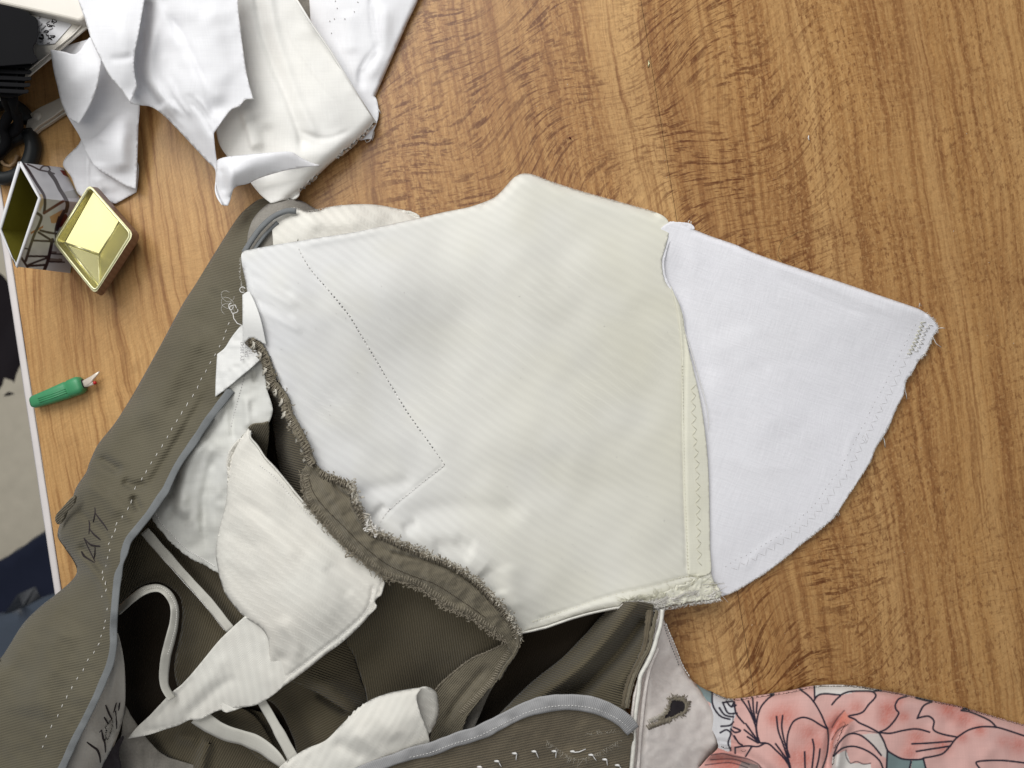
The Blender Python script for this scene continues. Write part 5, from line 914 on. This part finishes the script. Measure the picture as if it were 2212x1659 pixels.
bar('handle', [(71, 869, 3.6, 2.8, 2.4), (75, 868, 3.8, 3.5, 2.9), (110, 856, 4.3, 4.2, 3.5), (147, 842, 4.6, 4.8, 3.8), (152, 840, 4.6, 4.4, 3.4), (154, 839, 4.6, 4.9, 3.9), (172, 832, 4.6, 5.0, 4.0), (177, 830, 4.6, 4.4, 3.6), (180, 829, 4.6, 2.8, 2.6)], None, M['green'], R)
for o_ in (-4.5, 0, 4.5): bar('grip_ridge', [(84+o_*.35, 865+o_*.9, 7.0, .35, .5), (110+o_*.35, 856+o_*.9, 7.7, .4, .5), (143+o_*.35, 844+o_*.9, 8.2, .35, .5)], None, M['green'], R, n=8, power=2)
bar('collar', [(179, 829.5, 4.2, 2.6, 2.2), (182, 828.5, 4.2, 2.5, 2.1)], None, M['blackplastic'], R)
bar('blade', [(176, 832, 4.4, 1.6, .9), (186, 828, 4.8, 2.2, 1.0), (193, 823, 5, 2.0, .9), (200, 816, 5, 1.2, .8), (208, 809, 5, .9, .6), (215, 803, 5, .35, .4)], None, M['fork'], R)
bar('fork_prong', [(188, 829, 4.8, 2.0, .9), (196, 828, 4.8, 1.5, .8), (203, 829, 4.8, .8, .6)], None, M['fork'], R)
bl = bpy.data.meshes.new('safety_ball'); import bmesh
bm = bmesh.new(); bmesh.ops.create_uvsphere(bm, u_segments=12, v_segments=8, radius=.0010); bmesh.ops.translate(bm, vec=at(205, 827, 4.8), verts=bm.verts); bm.to_mesh(bl); bm.free(); link('safety_ball', bl, M['red'], R)

# ---------------------------------------------------------------- gold tin and its lid
T = thing('open_tin', 'small open tin printed like a half-timbered house, olive gold inside', 'tin', at(120, 480, 0))
rimc = [(43, 351), (86, 428), (36, 576), (0, 495)]; basec = [(137, 362), (178, 438), (152, 590), (108, 508)]
def quadgrid(A_, B_, C_, D_, n, m):   # A-B along n, D-C far
    out = []
    for j in range(m+1):
        for i in range(n+1):
            s_, t_ = i/n, j/m; out.append(tuple((A_[k]*(1-s_)+B_[k]*s_)*(1-t_)+(D_[k]*(1-s_)+C_[k]*s_)*t_ for k in range(3)))
    return out, [(j*(n+1)+i, j*(n+1)+i+1, (j+1)*(n+1)+i+1, (j+1)*(n+1)+i) for j in range(m) for i in range(n)]
TL = [([(240, 110), (300, 180), (400, 340), (480, 470), (490, 560), (480, 660)], 11, (.03, .012, .02)), ([(300, 130), (370, 160), (430, 190), (520, 210), (590, 232)], 6, (.03, .012, .02)), ([(440, 180), (470, 150), (520, 150), (545, 185), (530, 205)], 6, (.03, .012, .02)),
      ([(540, 220), (600, 300), (650, 400), (700, 480), (735, 560), (720, 640)], 15, (.03, .015, .02)), ([(480, 660), (560, 610), (640, 560), (690, 530)], 11, (.12, .02, .012)), ([(400, 660), (450, 700), (420, 800), (380, 880), (330, 1020), (280, 1180)], 11, (.03, .012, .02)),
      ([(440, 850), (520, 870), (610, 885)], 9, (.03, .012, .02)), ([(420, 870), (500, 920), (580, 970)], 9, (.03, .012, .02)), ([(370, 960), (480, 965), (590, 972)], 8, (.03, .012, .02)), ([(310, 1130), (520, 1132)], 8, (.03, .012, .02)), ([(300, 1230), (400, 1190), (510, 1150)], 8, (.03, .012, .02)), ([(300, 1237), (500, 1225)], 9, (.03, .012, .02)),
      ([(570, 950), (545, 1080), (515, 1200), (480, 1285)], 13, (.03, .012, .02)), ([(235, 1150), (300, 1250)], 9, (.03, .012, .02)), ([(700, 640), (660, 720), (620, 840)], 14, (.03, .012, .02)), ([(240, 1040), (300, 1050)], 6, (.03, .012, .02)), ([(520, 1190), (700, 1195)], 6, (.03, .012, .02)), ([(530, 1100), (680, 1110)], 5, (.03, .012, .02)), ([(640, 700), (600, 850), (620, 1000)], 5, (.03, .012, .02))]
TP = [([(650, 190), (720, 200), (755, 275), (690, 245)], (.20, .015, .02)), ([(720, 660), (745, 720), (690, 800), (620, 830), (680, 700)], (.16, .01, .01)), ([(540, 700), (685, 620), (620, 770), (560, 770)], (.55, .30, .14)), ([(330, 870), (470, 795), (470, 820), (340, 890)], (.45, .18, .06)), ([(425, 450), (475, 460), (475, 560), (430, 650)], (.62, .48, .30)), ([(530, 1150), (680, 1160), (680, 1190), (520, 1190)], (.22, .18, .17)), ([(560, 1070), (620, 1080), (610, 1110), (560, 1105)], (.2, .16, .16)), ([(700, 430), (850, 400), (850, 500), (720, 500)], (.42, .42, .42))]
def tin_paint(U, V):
    x = U/.1984; y = (V-329.2)/.1984; n = len(U); c = np.tile(np.array([.62, .62, .66]), (n, 1)); c += (vnoise(x/60, y/60)*.06)[:, None]
    for P, col in TP: m = inside(x, y, P); c[m] = col
    for l, wd, col in TL:
        d, _, _ = seg_dist(x, y, curve(l, 20)); m = np.clip((wd*1.35+3-d)/5, 0, 1)[:, None]; c = c*(1-m)+np.array(col)*m
    return np.clip(c, 0, 1)
for i in range(4):
    j = (i+1) % 4; a, b_, c_, d_ = rimc[i]+(42,), rimc[j]+(42,), basec[j]+(.6,), basec[i]+(.6,)
    n, m = (110, 120) if i in (0, 1) else (8, 8)
    g, F = quadgrid(at(*a), at(*b_), at(*c_), at(*d_), n, m)
    me = bpy.data.meshes.new('side'); me.from_pydata(g, [], F); me.update()
    X = np.array(g); z = X[:, 2]; f = 1-z/H; U = X[:, 0]/S/f+1106; V = 829.5-X[:, 1]/S/f
    ca = me.color_attributes.new('print', 'FLOAT_COLOR', 'POINT'); cc = np.ones((len(g), 4)); cc[:, :3] = tin_paint(U, V); ca.data.foreach_set('color', cc.ravel())
    link('side', me, M['tinprint'], T, smooth=False)
    # gold inside, slightly smaller
    ctr = np.mean([at(*(q+(42,))) for q in rimc], 0); ctb = np.mean([at(*(q+(.6,))) for q in basec], 0)
    ins = [tuple(np.array(at(*q))+(cx-np.array(at(*q)))*.035*np.array([1, 1, 0])) for q, cx in ((a, ctr), (b_, ctr), (c_, ctb), (d_, ctb))]
    g, F = quadgrid(*ins, 8, 8); mesh('inner_side', g, F, M['golddark'], T, smooth=False)
mesh('base', [at(*(q+(.8,))) for q in basec], [(0, 1, 2, 3)], M['golddark'], T, smooth=False)
b = MB(); b.tube([at(q[0], q[1], 42.2) for q in rimc+rimc[:1]], .0009, 6); b.build('rim', M['sticker'], T)
Ld = thing('tin_lid', 'gold roof-shaped tin lid lying upside down, brown tile print outside', 'tin lid', at(210, 520, 0))
zoom = lambda x, y: (x*.1984, 329.2+y*.1984)
def rounded(corners, r, n=5):
    out = []; k = len(corners)
    for i in range(k):
        p, a, b_ = np.array(corners[i]), np.array(corners[i-1]), np.array(corners[(i+1) % k])
        pa = p+(a-p)/np.hypot(*(a-p))*r; pb = p+(b_-p)/np.hypot(*(b_-p))*r
        for t in np.linspace(0, 1, n): out.append(tuple((1-t)**2*pa+2*t*(1-t)*p+t*t*pb))
    return out
oc = rounded([zoom(975, 345), zoom(1455, 890), zoom(1035, 1545), zoom(570, 970)], 13)
ic = rounded([zoom(982, 372), zoom(1425, 890), zoom(1037, 1512), zoom(598, 968)], 11)
n = len(oc); zr = 19
V = [at(u, v, zr) for u, v in oc]+[at(u, v, zr) for u, v in ic]
mesh('rim', V, [(i, (i+1) % n, n+(i+1) % n, n+i) for i in range(n)], M['rimgold'], Ld)
b = MB(); b.tube([at(u, v, zr) for u, v in ic+ic[:1]], .0006, 6); b.build('rim_bead', M['rimgold'], Ld)
# flange: rim down to inner ledge, in world so walls are vertical
led = rounded([zoom(1020, 425), zoom(1425, 880), zoom(1085, 1470), zoom(700, 985)], 5)
LA = [at(u, v, zr) for u, v in ic]; LB = [at(u, v, zr-4) for u, v in led]
me_v = LA+LB; mesh('flange', me_v, [(i, i+n, (i+1) % n+n, (i+1) % n) for i in range(n)], M['gold'], Ld)
top, rt, bt, lf = [np.array(at(*zoom(*q), zr-4)) for q in ((1020, 428), (1422, 882), (1085, 1466), (708, 985))]
r2 = np.array(at(*zoom(1078, 1110), 9.0))
nrm_ = np.cross(top-lf, r2-lf); zz = 14.0
for _ in range(20):
    q_ = np.array(at(*zoom(1303, 745), zz)); zz += -1000*float(np.dot(q_-lf, nrm_)/nrm_[2])*0.8
rr = np.array(at(*zoom(1303, 745), zz))
for nm, P in (('inner_slope', [lf, top, rr, r2]), ('inner_slope', [lf, r2, bt]), ('inner_hip', [r2, rr, rt, bt])):
    mesh(nm, [tuple(p) for p in P], [tuple(range(len(P)))[::-1]], M['gold'], Ld, smooth=False)
crm = MB(); crm.tube([tuple(lf+[0, 0, .0004]), tuple(r2+[0, 0, .0004])], .0006, 5); crm.tube([tuple(lf+[0, 0, .0004]), tuple(bt+[0, 0, .0004])], .0006, 5); crm.tube([tuple(r2+[0, 0, .0003]), tuple(rr+[0, 0, .0003])], .0003, 5); crm.tube([tuple(r2+[0, 0, .0003]), tuple(bt+[0, 0, .0003])], .0003, 5); crm.build('crease_bead', M['rimgold'], Ld)
# outside: brown printed roof edge and lower slopes
W1 = [Vector(at(u, v, zr-.5)) for u, v in oc]; cen = sum(W1, Vector())/n
W2 = [Vector((cen.x+(p.x-cen.x)*1.045, cen.y+(p.y-cen.y)*1.045, .012)) for p in W1]; W3 = [Vector((cen.x+(p.x-cen.x)*.55+.004, cen.y+(p.y-cen.y)*.55, .0008)) for p in W1]
mesh('printed_roof', [tuple(p) for p in W1+W2+W3], [(i, (i+1) % n, n+(i+1) % n, n+i) for i in range(n)]+[(n+i, n+(i+1) % n, 2*n+(i+1) % n, 2*n+i) for i in range(n)]+[tuple(2*n+i for i in range(n))], M['roof'], Ld)

# ---------------------------------------------------------------- scissors
Z = thing('scissors', 'steel scissors with black handles half under the curled white scrap', 'scissors', at(80, 270, 0))
prism('blade', [(52.6, 283), (58, 262), (64.5, 246), (76, 237), (86, 231), (105, 222), (128, 211), (190, 185), (215, 190), (131.6, 240), (115, 252), (99, 262), (82, 273), (70, 285), (61.5, 294)], 5.0, 7.2, M['steel'], Z, bevel=.5)
prism('blade', [(56, 290), (80, 262), (131, 236), (210, 200), (225, 205), (133, 249), (102, 270), (84, 281), (68, 298), (61, 297)], 2.2, 4.6, M['steel'], Z, bevel=.4)
me = bpy.data.meshes.new('pivot_screw'); bm = bmesh.new(); bmesh.ops.create_uvsphere(bm, u_segments=24, v_segments=12, radius=.0026); bmesh.ops.scale(bm, vec=(1, 1, .55), verts=bm.verts); bmesh.ops.translate(bm, vec=at(80, 251, 7.4), verts=bm.verts); bm.to_mesh(me); bm.free(); link('pivot_screw', me, M['steel'], Z)
def loop(name, pts, hw, hh, mat, parent):
    P = resample([tuple(p) for p in pts], 5); return bar(name, [(p[0], p[1], p[2], hw, hh) for p in P], None, mat, parent, n=12, power=2.6)
loop('handle', [(60, 285, 6), (68, 300, 6), (72, 318, 6), (66, 345, 6), (52, 368, 6), (28, 383, 6), (0, 385, 6), (-20, 365, 6), (-10, 335, 6), (15, 308, 6), (45, 292, 6), (55, 284, 6)], 3.6, 4.6, M['blackplastic'], Z)
loop('handle', [(60, 262, 6), (48, 240, 6), (25, 225, 6), (0, 222, 6), (-25, 240, 6), (-20, 270, 6), (10, 285, 6), (42, 280, 6)], 3.6, 4.6, M['blackplastic'], Z)
tb = threads('rubber_band', [[(-14, 328, 3), (0, 345, 4), (10, 356, 4), (22, 359, 4), (32, 350, 3), (38, 335, 3)]], 1.0, M['tan'], None, n=6); tag(tb, 'tan rubber band lying inside the scissor handle at the left edge', 'rubber band')

# ---------------------------------------------------------------- sewing machine bed and plug
SM = thing('sewing_machine', 'cream sewing machine bed with a handwritten service sticker in the top left corner', 'sewing machine', at(60, 40, 0))
prism('base', [(-200, -200), (400, -200), (262, -8), (197, 54), (190, 61), (150, 94), (69, 162), (-40, 250), (-200, 260)], .3, 30, M['machine'], SM, taper=True, bevel=1.5)
prism('bed_plate', [(-200, -36), (-100, -14), (0, 8), (100, 30), (168, 46), (176, 44), (200, 20), (380, -180), (-200, -200)], 29, 37, M['machine'], SM, bevel=1.6)
ribbon('lip', [(176, 54, 30), (155, 76, 30), (110, 112, 30), (60, 152, 30), (-40, 232, 30)], 6, M['machine'], SM, bulge=1.2, across=5)
stk = [(82, 36), (152, 50), (154, 54), (118, 94), (84, 97), (60, 80), (60, 40)]
prism('sticker', stk, 30.1, 30.5, M['sticker'], SM)
q1 = dict(ox=65.8, oy=21.9, k=.05952)
fz = lambda U, V: np.full(np.shape(np.atleast_1d(U)), 30.75)
hw = [[(605, 520), (640, 600), (690, 600), (700, 550), (640, 510), (610, 525)], [(690, 540), (780, 560), (880, 580)], [(660, 600), (790, 600)], [(825, 500), (862, 478)], [(800, 455), (760, 430), (780, 400), (850, 435), (930, 435), (955, 380)], [(830, 430), (800, 370), (800, 330), (850, 320), (900, 375), (925, 335), (1005, 300)],
      [(305, 1022), (400, 1050), (450, 1062)], [(318, 990), (400, 1010), (488, 1022)], [(435, 975), (445, 955)], [(395, 880), (400, 930), (445, 915), (450, 880), (400, 875)], [(450, 880), (480, 985)], [(560, 860), (572, 885)], [(560, 850), (600, 920), (630, 925), (640, 885)], [(500, 830), (480, 780), (520, 765), (560, 815), (630, 800), (655, 765)], [(525, 735), (600, 745), (665, 762)],
      [(650, 920), (660, 1000), (740, 1050), (785, 1080)], [(625, 1055), (700, 1010), (770, 1000)], [(700, 925), (800, 930), (890, 925), (890, 955), (840, 985), (760, 975)], [(800, 985), (840, 1000)]]
ink_strokes('handwriting', [dl(m, **q1) for m in hw], fz, .28, M['ink'], SM)
ink_strokes('printed_lines', [dl(m, **q1) for m in ([(275, 640), (440, 480)], [(290, 300), (400, 240)], [(400, 720), (560, 560)], [(570, 490), (700, 400)], [(680, 720), (820, 650)], [(310, 820), (380, 800)], [(330, 1150), (440, 1150), (450, 1080)], [(600, 1210), (700, 1180)])], fz, .34, M['greyink'], SM)
PL = thing('power_plug', 'black plug with a ribbed strain relief and twisted cord over the machine bed', 'power plug', at(20, 100, 30))
prism('plug_body', [(-90, -10), (-40, 2), (0, 9), (25, 14), (46, 20), (60, 26), (67, 33), (76, 36), (80, 41), (82, 58), (83, 76), (79, 90), (73, 99), (72, 108), (75, 118), (82, 127), (82, 132), (72, 138), (-90, 150)], 31, 58, M['rubber'], PL, taper=True, bevel=4)
yy = [(141, 69), (155, 68), (169, 68), (183, 66), (197, 62)]
for v, x in yy:
    prism('rib', [(-60, v-9), (x-12, v-3), (x-2, v-4), (x+1, v), (x-2, v+5), (x-14, v+6), (-60, v+1)], 33, 54, M['rubber'], PL, taper=True, bevel=1.2)
prism('boot_core', [(-60, 120), (56, 130), (52, 205), (20, 212), (-60, 200)], 35, 50.5, M['rubber'], PL, taper=True, bevel=2)
for x in (-6, 34): prism('rib_web', [(x, 134), (x+4, 134), (x+4, 200), (x, 200)], 50, 52.5, M['rubber'], PL)
loop('cord', [(24, 200, 42), (26, 220, 38), (33, 238, 30), (38, 256, 24), (39, 272, 18), (26, 284, 14), (10, 290, 12)], 3.4, 2.0, M['rubber'], PL)
loop('cord', [(10, 205, 42), (14, 222, 34), (22, 240, 25), (14, 258, 22), (7, 276, 18), (13, 294, 15), (13, 310, 13), (0, 328, 11), (-20, 336, 10)], 2.4, 2.4, M['rubber'], PL)

dust = MB()
for _ in range(70):
    u, v = random.uniform(820, 2200), random.uniform(10, 1450)
    if inside(np.array([u]), np.array([v]), [(500, 440), (1130, 360), (1440, 465), (2040, 700), (1600, 1300), (1500, 1480), (500, 1480)])[0]: continue
    a = random.uniform(0, 6.28); L = random.uniform(.5, 2.2); dust.tube([at(u, v, .12), at(u+math.cos(a)*L, v+math.sin(a)*L, .2)], .00009, 3)
dl_ = dust.build('dust', M['fray'], None, kind='stuff')
# ---------------------------------------------------------------- small things on the table
hr = threads('hair', [[(1712, 509, .4), (1722, 502, .4), (1735, 499, .5)], [(1712, 509, .4), (1694, 515, .5), (1683, 533, .4), (1680, 550, .4), (1685, 560, .4), (1692, 566, .4)]], .07, M['sergedark'], None); tag(hr, 'single fine curved hair lying on the wood right of the pocket', 'hair')
wc = threads('wood_chip', [[(1401, 131, .6), (1402, 138, .9), (1400, 144, .5)]], .5, M['rimgold'], None); tag(wc, 'tiny pale wood chip beside the seam of the table top', 'wood chip')
cr = threads('thread_crumb', [[(1230, 296, .5), (1233, 300, .6)]], .45, plain('maroon_crumb', (.08, .01, .01)), None); tag(cr, 'tiny dark red thread crumb on the wood above the pocket', 'crumb')
wt = threads('white_thread_end', [[(1747, 293, .4), (1746, 298, .5), (1748, 303, .4)]], .3, M['thread'], None)
tag(wt, 'short white thread end on the wood left of the fine hair', 'thread')
